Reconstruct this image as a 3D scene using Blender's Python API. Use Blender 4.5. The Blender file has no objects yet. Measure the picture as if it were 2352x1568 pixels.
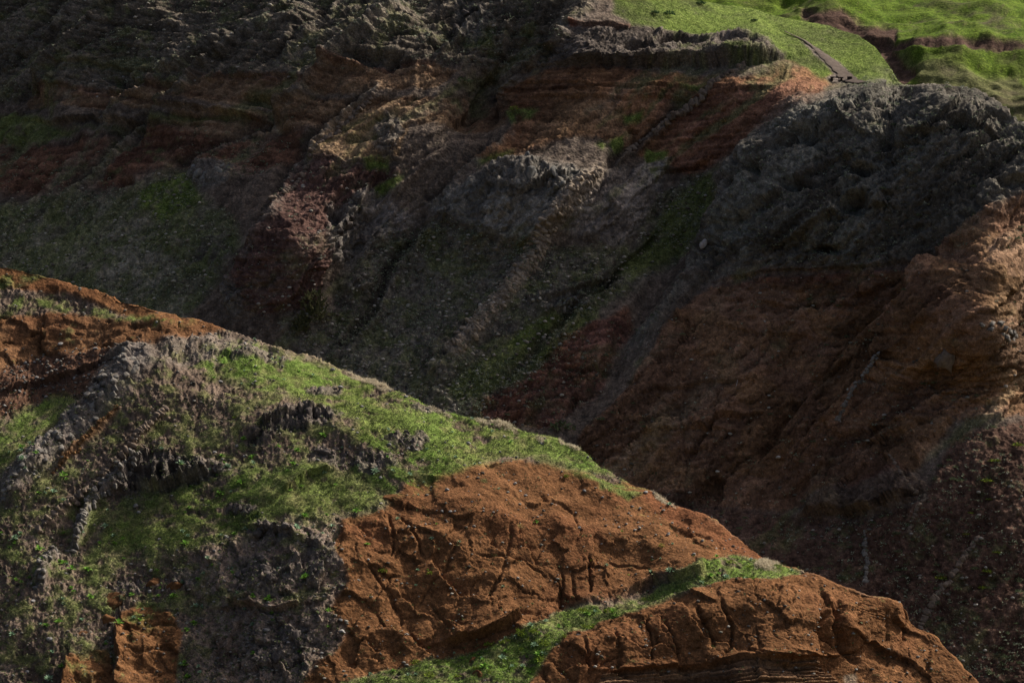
import bpy, math, random, time
import numpy as np
from mathutils import Vector, Matrix, Quaternion

T0 = time.time()
random.seed(7)
rng = np.random.default_rng(7)
scene = bpy.context.scene
C = scene.collection

# ------------------------------------------------------------------ camera
PITCH = math.radians(-4.0)
LENS = 85.0
cam_d = bpy.data.cameras.new('camera')
cam_d.lens = LENS
cam_d.sensor_width = 36.0
cam_d.clip_start = 1.0
cam_d.clip_end = 20000.0
cam = bpy.data.objects.new('camera', cam_d)
cam.location = (0, 0, 0)
cam.rotation_euler = (math.radians(90) + PITCH, 0, 0)
C.objects.link(cam)
scene.camera = cam

# ------------------------------------------------------------------ light
SUN_EL = math.radians(42.0)
SUN_AZ = math.radians(52.0)          # from +Y towards +X : behind the hills, on the right
sun_dir = Vector((math.cos(SUN_EL) * math.sin(SUN_AZ), math.cos(SUN_EL) * math.cos(SUN_AZ), math.sin(SUN_EL)))
world = bpy.data.worlds.new('World')
scene.world = world
world.use_nodes = True
wn = world.node_tree
wn.nodes.clear()
w_out = wn.nodes.new('ShaderNodeOutputWorld')
w_bg = wn.nodes.new('ShaderNodeBackground')
w_sky = wn.nodes.new('ShaderNodeTexSky')
w_sky.sky_type = 'NISHITA'
w_sky.sun_disc = False
w_sky.sun_elevation = SUN_EL
w_sky.sun_rotation = SUN_AZ
w_sky.air_density = 0.7
w_sky.dust_density = 7.0
w_sky.ozone_density = 1.0
w_bg.inputs['Strength'].default_value = 0.078
wn.links.new(w_sky.outputs['Color'], w_bg.inputs['Color'])
wn.links.new(w_bg.outputs['Background'], w_out.inputs['Surface'])
sun_l = bpy.data.lights.new('sun', 'SUN')
sun_l.energy = 3.8
sun_l.angle = math.radians(1.5)
sun_l.color = (1.0, 0.95, 0.87)
sun = bpy.data.objects.new('sun', sun_l)
sun.rotation_euler = sun_dir.to_track_quat('Z', 'Y').to_euler()
C.objects.link(sun)
vs = scene.view_settings
vs.view_transform = 'Standard'
vs.look = 'None'
vs.exposure = 0.85
vs.gamma = 1.0
vs.use_curve_mapping = False

# ------------------------------------------------------------------ helpers: survey points
SC = (36.0 / LENS) / 2351.0          # tangent per survey unit
CP, SP = math.cos(PITCH), math.sin(PITCH)


def P(u, v, Y):
    """survey bearing (u right, v down) and ground distance Y -> world point"""
    dx = (np.asarray(u, dtype=np.float64) - 1175.5) * SC
    dz = (784.0 - np.asarray(v, dtype=np.float64)) * SC
    fy = CP - dz * SP
    fz = SP + dz * CP
    k = np.asarray(Y) / fy
    return np.stack([dx * k, fy * k, fz * k], axis=-1)


# ------------------------------------------------------------------ helpers: noise
_perm = rng.permutation(256).astype(np.int32)
_perm = np.concatenate([_perm, _perm, _perm])
_g = rng.normal(size=(256, 3)).astype(np.float32)
_g /= np.linalg.norm(_g, axis=1, keepdims=True)


def pn(x, y, z):
    x = np.asarray(x, np.float32); y = np.asarray(y, np.float32); z = np.asarray(z, np.float32)
    xi = np.floor(x).astype(np.int32); yi = np.floor(y).astype(np.int32); zi = np.floor(z).astype(np.int32)
    xf = x - xi; yf = y - yi; zf = z - zi
    xi &= 255; yi &= 255; zi &= 255
    u = xf * xf * xf * (xf * (xf * 6 - 15) + 10)
    v = yf * yf * yf * (yf * (yf * 6 - 15) + 10)
    w = zf * zf * zf * (zf * (zf * 6 - 15) + 10)
    res = None
    for dx in (0, 1):
        px = _perm[xi + dx]
        wx = u if dx else 1 - u
        for dy in (0, 1):
            py = _perm[px + yi + dy]
            wy = v if dy else 1 - v
            for dz in (0, 1):
                gi = _perm[py + zi + dz]
                wz = w if dz else 1 - w
                g = _g[gi]
                val = (g[..., 0] * (xf - dx) + g[..., 1] * (yf - dy) + g[..., 2] * (zf - dz)) * (wx * wy * wz)
                res = val if res is None else res + val
    return res * 1.6


def fbm(x, y, z, octv=4, gain=0.5, lac=2.03):
    a, s, n = 1.0, 0.0, 0.0
    for i in range(octv):
        s = s + a * pn(x + i * 17.3, y - i * 9.1, z + i * 5.7)
        n += a
        a *= gain
        x = x * lac; y = y * lac; z = z * lac
    return s / n


def ridged(x, y, z, octv=4, gain=0.55, lac=2.05):
    a, s, n = 1.0, 0.0, 0.0
    for i in range(octv):
        s = s + a * (1 - 2.2 * np.abs(pn(x + i * 11.3, y - i * 7.1, z + i * 3.7)))
        n += a
        a *= gain
        x = x * lac; y = y * lac; z = z * lac
    return s / n


def voronoi(x, y, seed=0):
    """2-D cells -> F1, F2, cell hash"""
    xi = np.floor(x).astype(np.int64); yi = np.floor(y).astype(np.int64)
    f1 = np.full(x.shape, 9.0, np.float32); f2 = f1.copy(); hid = np.zeros(x.shape, np.float32)
    for dx in (-1, 0, 1):
        for dy in (-1, 0, 1):
            cx = xi + dx; cy = yi + dy
            h = _perm[(_perm[(cx + seed) & 255] + cy) & 255]
            h2 = _perm[h + 7]; h3 = _perm[h + 91]
            d = np.hypot(cx + 0.1 + 0.8 * h2 / 255.0 - x, cy + 0.1 + 0.8 * h3 / 255.0 - y).astype(np.float32)
            m = d < f1
            f2 = np.where(m, f1, np.minimum(f2, d))
            hid = np.where(m, h / 255.0, hid)
            f1 = np.where(m, d, f1)
    return f1, f2, hid


def facets(x, y, seed=0):
    """broken rock: every cell a plane tilted its own way, with a step at its edge"""
    xi = np.floor(x).astype(np.int64); yi = np.floor(y).astype(np.int64)
    f1 = np.full(x.shape, 9.0, np.float32); f2 = f1.copy(); val = np.zeros(x.shape, np.float32); hid = np.zeros(x.shape, np.float32)
    for dx in (-1, 0, 1):
        for dy in (-1, 0, 1):
            cx = xi + dx; cy = yi + dy
            h = _perm[(_perm[(cx + seed) & 255] + cy) & 255]
            h2 = _perm[h + 7]; h3 = _perm[h + 91]; h4 = _perm[h + 133]
            ex = (x - (cx + 0.05 + 0.9 * h2 / 255.0)).astype(np.float32); ey = (y - (cy + 0.05 + 0.9 * h3 / 255.0)).astype(np.float32)
            d = np.hypot(ex, ey)
            m = d < f1
            f2 = np.where(m, f1, np.minimum(f2, d))
            a = h4 * (2 * math.pi / 256)
            val = np.where(m, ex * np.cos(a).astype(np.float32) + ey * np.sin(a).astype(np.float32) + (h / 255.0 - .5) * .5, val)
            hid = np.where(m, h / 255.0, hid)
            f1 = np.where(m, d, f1)
    return val, f2 - f1, hid


def sstep(a, b, x):
    t = np.clip((x - a) / (b - a), 0, 1)
    return t * t * (3 - 2 * t)


# ------------------------------------------------------------------ helpers: smooth depth from survey points
def tps(pts):
    pts = np.array(pts, float)
    xy = pts[:, :2] / 500.0
    n = len(pts)
    d2 = ((xy[:, None] - xy[None]) ** 2).sum(-1)
    K = 0.5 * d2 * np.log(d2 + 1e-9) + np.eye(n) * 2e-3
    Q = np.c_[np.ones(n), xy]
    A = np.block([[K, Q], [Q.T, np.zeros((3, 3))]])
    sol = np.linalg.solve(A, np.r_[pts[:, 2], 0, 0, 0])
    w, c = sol[:n], sol[n:]

    def f(u, v):
        u = (u / 500.0).astype(np.float32); v = (v / 500.0).astype(np.float32)
        r = c[0] + c[1] * u + c[2] * v
        for i in range(n):
            q = (u - np.float32(xy[i, 0])) ** 2 + (v - np.float32(xy[i, 1])) ** 2
            r = r + w[i] * 0.5 * q * np.log(q + np.float32(1e-9))
        return r
    return f


class Land:
    """a strip of land: columns along u, rows from a foot line up to a crest line and over it"""

    def __init__(s, name, u0, u1, du, foot, crest, rows, depth_pts, back=24, back_step=1.2):
        s.name = name
        us = np.arange(u0, u1 + du, du)
        s.u0, s.du, s.rows, s.back = u0, du, rows, back
        cu, cv = np.array(crest).T
        fu, fv = np.array(foot).T
        s.cv = np.interp(us, cu, cv); s.fv = np.interp(us, fu, fv)
        t = np.linspace(0, 1, rows)[:, None]
        s.v = s.fv[None] * (1 - t) + s.cv[None] * t
        s.u = np.repeat(us[None], rows, 0)
        f = tps(depth_pts)
        ri = np.arange(rows); rg = np.unique(np.r_[ri[::5], rows - 1])
        yg = f(s.u[rg], s.v[rg])
        Y = np.stack([np.interp(ri, rg, yg[:, k]) for k in range(yg.shape[1])], 1)
        pos = P(s.u, s.v, Y)
        # over the crest
        top = pos[-1]
        k = np.arange(1, back + 1)[:, None]
        bp = np.repeat(top[None], back, 0).copy()
        bp[:, :, 1] += k * back_step
        bp[:, :, 2] -= (0.12 * k + 0.035 * k * k) * back_step
        s.pos = np.concatenate([pos, bp], 0)
        s.u = np.concatenate([s.u, np.repeat(us[None], back, 0)], 0)
        s.v = np.concatenate([s.v, np.repeat(s.cv[None], back, 0) - 0.01 * k], 0)
        s.nrm = s.normals()
        s.x, s.y, s.z = (s.pos[..., i].astype(np.float32) for i in range(3))
        s.disp = np.zeros(s.u.shape, np.float32)
        s.col = np.zeros(s.u.shape + (3,), np.float32)
        s.grass = np.zeros(s.u.shape, np.float32)
        f = 47.0 / np.median(s.pos[:, :, 1])
        s.wu = s.u + 18 * fbm(s.x * f, s.y * f, s.z * f, 5, 0.62) + 20 * fbm(s.x * f * .25 + 5, s.y * f * .25, s.z * f * .25, 2)
        s.wv = s.v + 15 * fbm(s.x * f + 31, s.y * f, s.z * f + 9, 5, 0.62) + 16 * fbm(s.x * f * .25 + 25, s.y * f * .25, s.z * f * .25, 2)

    def normals(s):
        du = np.gradient(s.pos, axis=1); dv = np.gradient(s.pos, axis=0)
        n = np.cross(du, dv)
        n /= np.linalg.norm(n, axis=-1, keepdims=True) + 1e-9
        return n

    def zone(s, poly, soft=10.0, warp=1.0):
        """soft mask of a mapped area with ragged edges"""
        u = s.u + (s.wu - s.u) * warp; v = s.v + (s.wv - s.v) * warp
        poly = np.array(poly, float)
        m = np.zeros(u.shape, np.float32)
        pad = soft * 2 + 30
        box = (s.u > poly[:, 0].min() - pad) & (s.u < poly[:, 0].max() + pad) & (s.v > poly[:, 1].min() - pad) & (s.v < poly[:, 1].max() + pad)
        if not box.any():
            return m
        x, y = u[box], v[box]
        ins = np.zeros(x.shape, bool); d = np.full(x.shape, 1e9)
        for i in range(len(poly)):
            ax, ay = poly[i - 1]; bx, by = poly[i]
            if ay != by:
                ins ^= ((ay > y) != (by > y)) & (x < (bx - ax) * (y - ay) / (by - ay) + ax)
            ex, ey = bx - ax, by - ay
            t = np.clip(((x - ax) * ex + (y - ay) * ey) / (ex * ex + ey * ey + 1e-9), 0, 1)
            d = np.minimum(d, np.hypot(x - ax - t * ex, y - ay - t * ey))
        sd = np.where(ins, d, -d)
        m[box] = sstep(-soft, soft, sd)
        return m

    def line(s, pl, reach, warp=0.4):
        """distance to a line, side (+1 right of a falling line / above a line drawn rightwards), run along it, and box"""
        u = s.u + (s.wu - s.u) * warp; v = s.v + (s.wv - s.v) * warp
        pl = np.array(pl, float)
        box = (s.u > pl[:, 0].min() - reach) & (s.u < pl[:, 0].max() + reach) & (s.v > pl[:, 1].min() - reach) & (s.v < pl[:, 1].max() + reach)
        x, y = u[box], v[box]
        d = np.full(x.shape, 1e9); sd = np.ones(x.shape); run = np.zeros(x.shape)
        L = np.hypot(*(pl[1:] - pl[:-1]).T); tot = L.sum(); acc = 0
        for i in range(len(pl) - 1):
            ax, ay = pl[i]; bx, by = pl[i + 1]
            ex, ey = bx - ax, by - ay
            t = np.clip(((x - ax) * ex + (y - ay) * ey) / (ex * ex + ey * ey + 1e-9), 0, 1)
            dd = np.hypot(x - ax - t * ex, y - ay - t * ey)
            m = dd < d
            sd = np.where(m, -np.sign(ex * (y - ay) - ey * (x - ax)), sd)
            run = np.where(m, (acc + t * L[i]) / tot, run)
            d = np.where(m, dd, d)
            acc += L[i]
        return box, d, sd, run

    def step(s, pl, amp, fall, edge=3.0, warp=0.4):
        box, d, sd, run = s.line(pl, fall * 3, warp)
        e = sstep(0, .12, run) * sstep(1, .88, run)
        h = np.where(sd > 0, np.exp(-d / fall) * sstep(-edge, edge, d), 0)
        s.disp[box] += (amp * h * (0.25 + 0.75 * e)).astype(np.float32)

    def groove(s, pl, width, depth, warp=0.4):
        box, d, sd, run = s.line(pl, width * 3 + 10, warp)
        e = sstep(0, .1, run) * sstep(1, .9, run)
        s.disp[box] -= (depth * np.exp(-(d / width) ** 2) * (0.2 + 0.8 * e)).astype(np.float32)

    def paint(s, m, c1, c2=None, n=None):
        c = np.array(c1, np.float32)
        if c2 is not None:
            c = c + (np.array(c2, np.float32) - c) * n[..., None]
        s.col += (c - s.col) * m[..., None]

    def build(s, mat):
        s.pos = s.pos + s.nrm * s.disp[..., None]
        s.nrm = s.normals()
        R, K = s.u.shape
        me = bpy.data.meshes.new(s.name)
        idx = np.arange(R * K, dtype=np.int32).reshape(R, K)
        q = np.stack([idx[:-1, :-1], idx[:-1, 1:], idx[1:, 1:], idx[1:, :-1]], -1).reshape(-1, 4)
        me.vertices.add(R * K)
        me.vertices.foreach_set('co', s.pos.astype(np.float32).ravel())
        me.loops.add(q.size)
        me.loops.foreach_set('vertex_index', q.ravel())
        me.polygons.add(len(q))
        me.polygons.foreach_set('loop_start', np.arange(0, q.size, 4, dtype=np.int32))
        me.polygons.foreach_set('use_smooth', np.ones(len(q), bool))
        a = me.attributes.new('Col', 'FLOAT_COLOR', 'POINT')
        rgba = np.ones((R * K, 4), np.float32); rgba[:, :3] = np.clip(s.col, 0.004, 1).reshape(-1, 3)
        a.data.foreach_set('color', rgba.ravel())
        g = me.attributes.new('turf', 'FLOAT', 'POINT')
        g.data.foreach_set('value', np.clip(s.grass, 0, 1).ravel().astype(np.float32))
        me.update(calc_edges=True)
        me.materials.append(mat)
        o = bpy.data.objects.new(s.name, me)
        o['kind'] = 'structure'
        C.objects.link(o)
        return o

    def at_smooth(s, u, v, k=5):
        c = (u - s.u0) / s.du; ci = int(np.clip(c, k, s.u.shape[1] - k - 2)); f = c - ci
        q = []
        for cc in (ci, ci + 1):
            t = (s.fv[cc] - v) / (s.fv[cc] - s.cv[cc]) * (s.rows - 1)
            ri = int(np.clip(t, k, s.rows - 2)); g = t - ri
            a = s.pos[ri - k:min(ri + k + 1, s.rows), cc - k:cc + k + 1].mean((0, 1)); b = s.pos[ri - k + 1:min(ri + k + 2, s.rows), cc - k:cc + k + 1].mean((0, 1))
            q.append(a * (1 - g) + b * g)
        return Vector(q[0] * (1 - f) + q[1] * f)

    def at(s, u, v):
        """ground point and normal at a survey bearing"""
        c = int(np.clip(round((u - s.u0) / s.du), 0, s.u.shape[1] - 1))
        t = (s.fv[c] - v) / (s.fv[c] - s.cv[c])
        r = int(np.clip(round(t * (s.rows - 1)), 0, s.rows - 1))
        return Vector(s.pos[r, c]), Vector(s.nrm[r, c])


# ------------------------------------------------------------------ materials
def new_mat(name):
    m = bpy.data.materials.new(name)
    m.use_nodes = True
    nt = m.node_tree
    b = nt.nodes['Principled BSDF']
    b.inputs['Roughness'].default_value = 1.0
    b.inputs['Specular IOR Level'].default_value = 0.02
    return m, nt, b


def node(nt, t, **kw):
    n = nt.nodes.new(t)
    for k, v in kw.items():
        if k in n.inputs:
            n.inputs[k].default_value = v
        else:
            setattr(n, k, v)
    return n


def mixc(nt, fac, a, b, mode='MIX'):
    n = nt.nodes.new('ShaderNodeMix'); n.data_type = 'RGBA'; n.blend_type = mode
    for s_, v in ((n.inputs[0], fac), (n.inputs[6], a), (n.inputs[7], b)):
        if isinstance(v, (int, float)):
            s_.default_value = v
        elif isinstance(v, tuple):
            s_.default_value = v
        else:
            nt.links.new(v, s_)
    return n.outputs[2]


def ramp(nt, src, p0, c0, p1, c1):
    r = nt.nodes.new('ShaderNodeValToRGB')
    r.color_ramp.elements[0].position = p0; r.color_ramp.elements[0].color = c0
    r.color_ramp.elements[1].position = p1; r.color_ramp.elements[1].color = c1
    nt.links.new(src, r.inputs[0])
    return r.outputs[0]


def land_material(name, grain, bump):
    m, nt, b = new_mat(name)
    col = node(nt, 'ShaderNodeAttribute', attribute_name='Col').outputs['Color']
    turf = node(nt, 'ShaderNodeAttribute', attribute_name='turf').outputs['Fac']
    geo = nt.nodes.new('ShaderNodeNewGeometry')
    n1 = node(nt, 'ShaderNodeTexNoise', Scale=grain, Detail=5.0, Roughness=0.7)
    n2 = node(nt, 'ShaderNodeTexNoise', Scale=grain * 4.1, Detail=3.0, Roughness=0.7)
    n3 = node(nt, 'ShaderNodeTexVoronoi', Scale=grain * 1.7)
    for n in (n1, n2, n3):
        nt.links.new(geo.outputs['Position'], n.inputs['Vector'])
    g1 = ramp(nt, n1.outputs['Fac'], 0.3, (.55, .55, .55, 1), 0.72, (1.5, 1.48, 1.45, 1))
    g2 = ramp(nt, n2.outputs['Fac'], 0.3, (.7, .7, .7, 1), 0.72, (1.3, 1.3, 1.3, 1))
    c = mixc(nt, 1.0, col, g1, 'MULTIPLY')
    c = mixc(nt, 1.0, c, g2, 'MULTIPLY')
    n4 = node(nt, 'ShaderNodeTexNoise', Scale=grain * 2.3, Detail=4.0, Roughness=0.75)
    mp = nt.nodes.new('ShaderNodeMapping'); mp.inputs['Location'].default_value = (31.7, 11.3, 5.1)
    nt.links.new(geo.outputs['Position'], mp.inputs['Vector']); nt.links.new(mp.outputs['Vector'], n4.inputs['Vector'])
    g4 = ramp(nt, n4.outputs['Fac'], 0.57, (1, 1, 1, 1), 0.70, (2.3, 2.25, 2.15, 1))
    c = mixc(nt, 1.0, c, g4, 'MULTIPLY')
    gd = ramp(nt, n4.outputs['Fac'], 0.30, (.45, .45, .45, 1), 0.44, (1, 1, 1, 1))
    c = mixc(nt, 1.0, c, gd, 'MULTIPLY')
    gg = ramp(nt, n2.outputs['Fac'], 0.35, (.75, .8, .6, 1), 0.65, (1.35, 1.25, 1.1, 1))
    cg = mixc(nt, 1.0, c, gg, 'MULTIPLY')
    c = mixc(nt, turf, c, cg)
    nt.links.new(c, b.inputs['Base Color'])
    ad = node(nt, 'ShaderNodeMath', operation='ADD')
    nt.links.new(n1.outputs['Fac'], ad.inputs[0])
    mu = node(nt, 'ShaderNodeMath', operation='MULTIPLY'); mu.inputs[1].default_value = 0.45
    nt.links.new(n3.outputs['Distance'], mu.inputs[0]); nt.links.new(mu.outputs[0], ad.inputs[1])
    bp = node(nt, 'ShaderNodeBump', Strength=0.85, Distance=bump)
    nt.links.new(ad.outputs[0], bp.inputs['Height'])
    nt.links.new(bp.outputs['Normal'], b.inputs['Normal'])
    return m


def vary_material(name, c1, c2, grain=3.0, rough=0.9, bump=0.05, attr=False):
    """rock or leaf: two tones, different on each object"""
    m, nt, b = new_mat(name)
    b.inputs['Roughness'].default_value = rough
    geo = nt.nodes.new('ShaderNodeNewGeometry')
    n1 = node(nt, 'ShaderNodeTexNoise', Scale=grain, Detail=5.0, Roughness=0.7)
    nt.links.new(geo.outputs['Position'], n1.inputs['Vector'])
    oi = nt.nodes.new('ShaderNodeObjectInfo')
    f = ramp(nt, n1.outputs['Fac'], 0.32, (0, 0, 0, 1), 0.68, (1, 1, 1, 1))
    c = mixc(nt, f, c1 + (1,), c2 + (1,))
    r = ramp(nt, oi.outputs['Random'], 0.0, (.72, .72, .72, 1), 1.0, (1.3, 1.28, 1.22, 1))
    c = mixc(nt, 1.0, c, r, 'MULTIPLY')
    nt.links.new(c, b.inputs['Base Color'])
    if bump:
        bp = node(nt, 'ShaderNodeBump', Strength=0.8, Distance=bump)
        nt.links.new(n1.outputs['Fac'], bp.inputs['Height'])
        nt.links.new(bp.outputs['Normal'], b.inputs['Normal'])
    return m


def attr_material(name, rough=0.8, trans=0.0):
    m, nt, b = new_mat(name)
    b.inputs['Roughness'].default_value = rough
    col = node(nt, 'ShaderNodeAttribute', attribute_name='Col').outputs['Color']
    geo = nt.nodes.new('ShaderNodeNewGeometry')
    n1 = node(nt, 'ShaderNodeTexNoise', Scale=0.9, Detail=2.0)
    nt.links.new(geo.outputs['Position'], n1.inputs['Vector'])
    r = ramp(nt, n1.outputs['Fac'], 0.3, (.75, .78, .7, 1), 0.7, (1.25, 1.2, 1.15, 1))
    nt.links.new(mixc(nt, 1.0, col, r, 'MULTIPLY'), b.inputs['Base Color'])
    if trans:
        t = nt.nodes.new('ShaderNodeBsdfTranslucent')
        nt.links.new(col, t.inputs['Color'])
        mx = nt.nodes.new('ShaderNodeMixShader'); mx.inputs[0].default_value = trans
        out = nt.nodes['Material Output']
        nt.links.new(b.outputs[0], mx.inputs[1]); nt.links.new(t.outputs[0], mx.inputs[2])
        nt.links.new(mx.outputs[0], out.inputs['Surface'])
    return m


M_front = land_material('hillside_earth', 2.2, 0.16)
M_back = land_material('cliff_rock', 1.3, 0.42)
M_far = land_material('far_turf', 1.0, 0.2)

# palette: real surface colours
LAVA = (.062, .053, .045); LAVA2 = (.135, .118, .10); GREY = (.17, .165, .158); GREY2 = (.27, .262, .25)
TUFF = (.094, .044, .0195); TUFF2 = (.175, .085, .038); TBRN = (.088, .048, .030); TBRN2 = (.168, .097, .06)
OCHRE = (.10, .066, .04); OCHRE2 = (.175, .12, .074)
RED = (.10, .04, .026); RED2 = (.17, .068, .042); MAROON = (.058, .032, .026); MAROON2 = (.115, .068, .055)
SOIL = (.085, .06, .044); SOIL2 = (.17, .125, .094)
GRASS = (.07, .125, .024); GRASS2 = (.13, .19, .052); OLIVE = (.085, .09, .036); OLIVE2 = (.175, .175, .088)
DRY = (.25, .215, .14)

CRAGS_A = [
    ('pale lichened crag above the dark hollows on the left slope', 318, 1058, 34, 16, 16, 15), ('dark overhanging crag in the grass below the bright crest', 705, 955, 66, 20, 26, 15),
    ('broken dark crag in the middle of the bright grass', 935, 1005, 40, 17, 20, 12), ('ragged brown crag on the grass above the orange tuff wall', 845, 1060, 50, 20, 22, 13),
    ('low dark rock band near the sunlit crest', 1010, 935, 62, 9, 18, 8), ('small rock band just under the skyline of the near hill', 745, 890, 40, 9, 14, 9),
    ('jagged brown crag left of the broken one on the grass', 760, 1045, 46, 18, 22, 14), ('crumbling dark crag over the lava gully', 630, 1225, 56, 20, 24, 15),
    ('dark rock patch in the middle of the patchy slope', 550, 1172, 30, 12, 12, 12), ('gnarled lava crag beside the orange tuff wall', 720, 1290, 46, 40, 30, 15),
    ('lava crag low in the gully', 600, 1330, 60, 42, 34, 15), ('lowest lava crag at the bottom edge of the hill', 640, 1480, 80, 56, 40, 15),
    ('brown stony patch at the crest near the bowl', 590, 815, 60, 15, 30, 8), ('dark rock knob right of the hollowed outcrop', 470, 1075, 40, 15, 16, 14),
    ('dark rocks at the lower left of the patchy slope', 300, 1345, 34, 14, 12, 13), ('small dark crag under the rusty dyke', 420, 1330, 30, 16, 12, 13)]
CRAGS_B = [
    ('big grey crag beside the columnar dyke on the far cliff', 1225, 425, 70, 36, 26, 22), ('dark knotted crag at the edge of the maroon cliff', 815, 540, 44, 50, 30, 16), ('grey crag above the green talus on the left', 500, 425, 50, 24, 22, 16),
    ('ragged rocks at the head of the central gully', 1080, 60, 40, 50, 24, 16), ('rock knob at the left foot of the maroon cliff', 545, 690, 20, 36, 14, 14), ('grey rock rib halfway down the central talus', 1290, 690, 70, 18, 18, 11), ('tall pale crag in the ochre band under the upper cliff', 900, 330, 30, 40, 16, 9)]

# ================================================================== THE NEAR HILL
CREST_A = [(-400, 520), (-200, 570), (0, 607), (60, 622), (150, 648), (270, 683), (340, 705), (440, 732), (530, 757), (640, 797), (720, 822),
           (800, 850), (900, 895), (1000, 935), (1100, 965), (1200, 990), (1270, 1010), (1340, 1042), (1400, 1077), (1450, 1108),
           (1500, 1130), (1560, 1163), (1640, 1205), (1700, 1240), (1760, 1275), (1830, 1310), (1900, 1338), (1980, 1358), (2040, 1378),
           (2072, 1393), (2090, 1432), (2150, 1470), (2180, 1505), (2205, 1540), (2235, 1568), (2330, 1680), (2420, 1760)]
DEPTH_A = [(-300, 560, 268), (0, 607, 262), (270, 683, 257), (530, 757, 249), (800, 850, 245), (1100, 965, 240), (1340, 1042, 236), (1640, 1205, 228),
           (1830, 1310, 222), (2040, 1378, 218), (2090, 1432, 219), (2235, 1568, 214), (2330, 1680, 212),
           (-300, 800, 256), (0, 700, 257), (0, 800, 252.5), (150, 800, 250.5), (100, 900, 246.5), (0, 950, 242), (250, 760, 251),
           (330, 800, 243), (200, 920, 238.5), (50, 1050, 232.5), (-200, 1150, 232), (500, 850, 240.5), (640, 830, 244), (800, 950, 234.5), (1000, 1000, 233.5),
           (1200, 1040, 233.5), (400, 1000, 232.5), (600, 1000, 231.5), (800, 1080, 228), (1000, 1090, 228), (1200, 1090, 229.5), (1400, 1130, 230),
           (200, 1200, 224.5), (500, 1150, 224.5), (800, 1200, 221.5), (1000, 1150, 223.8), (1200, 1150, 225.6), (1400, 1180, 227), (1600, 1220, 226.2),
           (900, 1300, 217.2), (1100, 1300, 218.2), (1300, 1250, 221.6), (1300, 1350, 218.2), (1500, 1280, 221.6), (1500, 1335, 219.6), (1500, 1368, 215.2),
           (1300, 1392, 216.4), (1300, 1442, 211.6), (1700, 1282, 221), (1750, 1318, 217.4), (1600, 1352, 214.4), (1600, 1500, 210.4), (1400, 1450, 210.6),
           (1400, 1540, 208.2), (1800, 1350, 216), (1880, 1400, 212.6), (1880, 1500, 210.4), (2000, 1400, 215.6), (2000, 1500, 214.4), (2100, 1500, 215.8),
           (1700, 1510, 209.6), (1700, 1540, 206.6), (1700, 1640, 205), (100, 1400, 214.5), (100, 1568, 208), (400, 1400, 215), (400, 1568, 209.5),
           (700, 1300, 215.8), (700, 1450, 211.5), (700, 1568, 207.5), (900, 1530, 208.6), (1100, 1500, 210.8), (1100, 1568, 206), (400, 1800, 200), (1200, 1800, 196),
           (-300, 1500, 214), (1100, 1420, 213.6), (900, 1440, 212.2), (-300, 1800, 204), (2300, 1800, 204)]
A = Land('near_hill', -330, 2390, 2.5, [(-400, 1720), (2500, 1830)], CREST_A, 400, DEPTH_A, 22, 0.8)
x, y, z = A.x, A.y, A.z
n_lo = fbm(x * .07, y * .07, z * .07, 4)
n_md = fbm(x * .35, y * .35, z * .35 + 4, 5, .6)
n_hi = fbm(x * 1.5, y * 1.5, z * 1.5 + 8, 4, .65)
v01 = lambda n, a=-.35, b=.35: np.clip((n - a) / (b - a), 0, 1)

A.col[:] = SOIL
A.paint(np.ones_like(x), SOIL, SOIL2, v01(n_md))
TUFF_TOP = [(-330, 540), (-200, 550), (0, 590), (270, 665), (520, 750), (430, 766), (300, 718), (150, 672), (0, 655), (-330, 610)]
TUFF_MID = [(-330, 720), (0, 722), (200, 712), (400, 742), (520, 757), (380, 774), (250, 795), (100, 815), (0, 858), (-330, 870)]
z_tuff_top = A.zone(TUFF_TOP, 6, .6); z_tuff_mid = A.zone(TUFF_MID, 9)
z_scree = A.zone([(-330, 860), (0, 850), (150, 792), (330, 772), (330, 795), (180, 905), (0, 965), (-330, 1010)], 12)
z_gully = A.zone([(-330, 1010), (0, 975), (150, 905), (170, 925), (60, 1035), (0, 1095), (-330, 1180)], 14)
z_rocky = A.zone([(270, 800), (430, 765), (520, 760), (640, 800), (600, 855), (480, 825), (350, 845), (260, 930), (140, 1040), (40, 1140), (-100, 1220), (-100, 1150), (30, 1070), (150, 950)], 12)
z_strip = A.zone([(-100, 660), (130, 682), (350, 715), (450, 738), (400, 752), (260, 724), (100, 706), (-100, 706)], 8)
z_crest = A.zone([(560, 780), (640, 795), (900, 880), (1270, 995), (1340, 1030), (1470, 1110), (1380, 1100), (1300, 1075), (1180, 1045), (1100, 1065), (1000, 1095), (900, 1125), (800, 1085), (820, 970), (700, 915), (600, 890), (480, 855), (420, 825), (520, 800)], 16, 1.3)
z_mid = A.zone([(330, 1110), (500, 1080), (700, 1050), (900, 1120), (860, 1155), (780, 1185), (640, 1195), (520, 1260), (380, 1300), (200, 1260)], 30, 1.8)
z_low = A.zone([(-330, 1160), (150, 1100), (300, 1220), (480, 1300), (430, 1420), (230, 1500), (150, 1700), (-330, 1700)], 30, 1.8)
z_lava = A.zone([(560, 1200), (680, 1185), (775, 1255), (790, 1350), (780, 1470), (690, 1600), (430, 1600), (480, 1420), (440, 1310), (500, 1260)], 40, 3.2)
z_tb = np.maximum(A.zone([(275, 1400), (330, 1380), (400, 1405), (428, 1460), (385, 1640), (250, 1640), (262, 1480)], 5), A.zone([(150, 1505), (245, 1492), (258, 1560), (250, 1640), (130, 1640)], 5))
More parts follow.
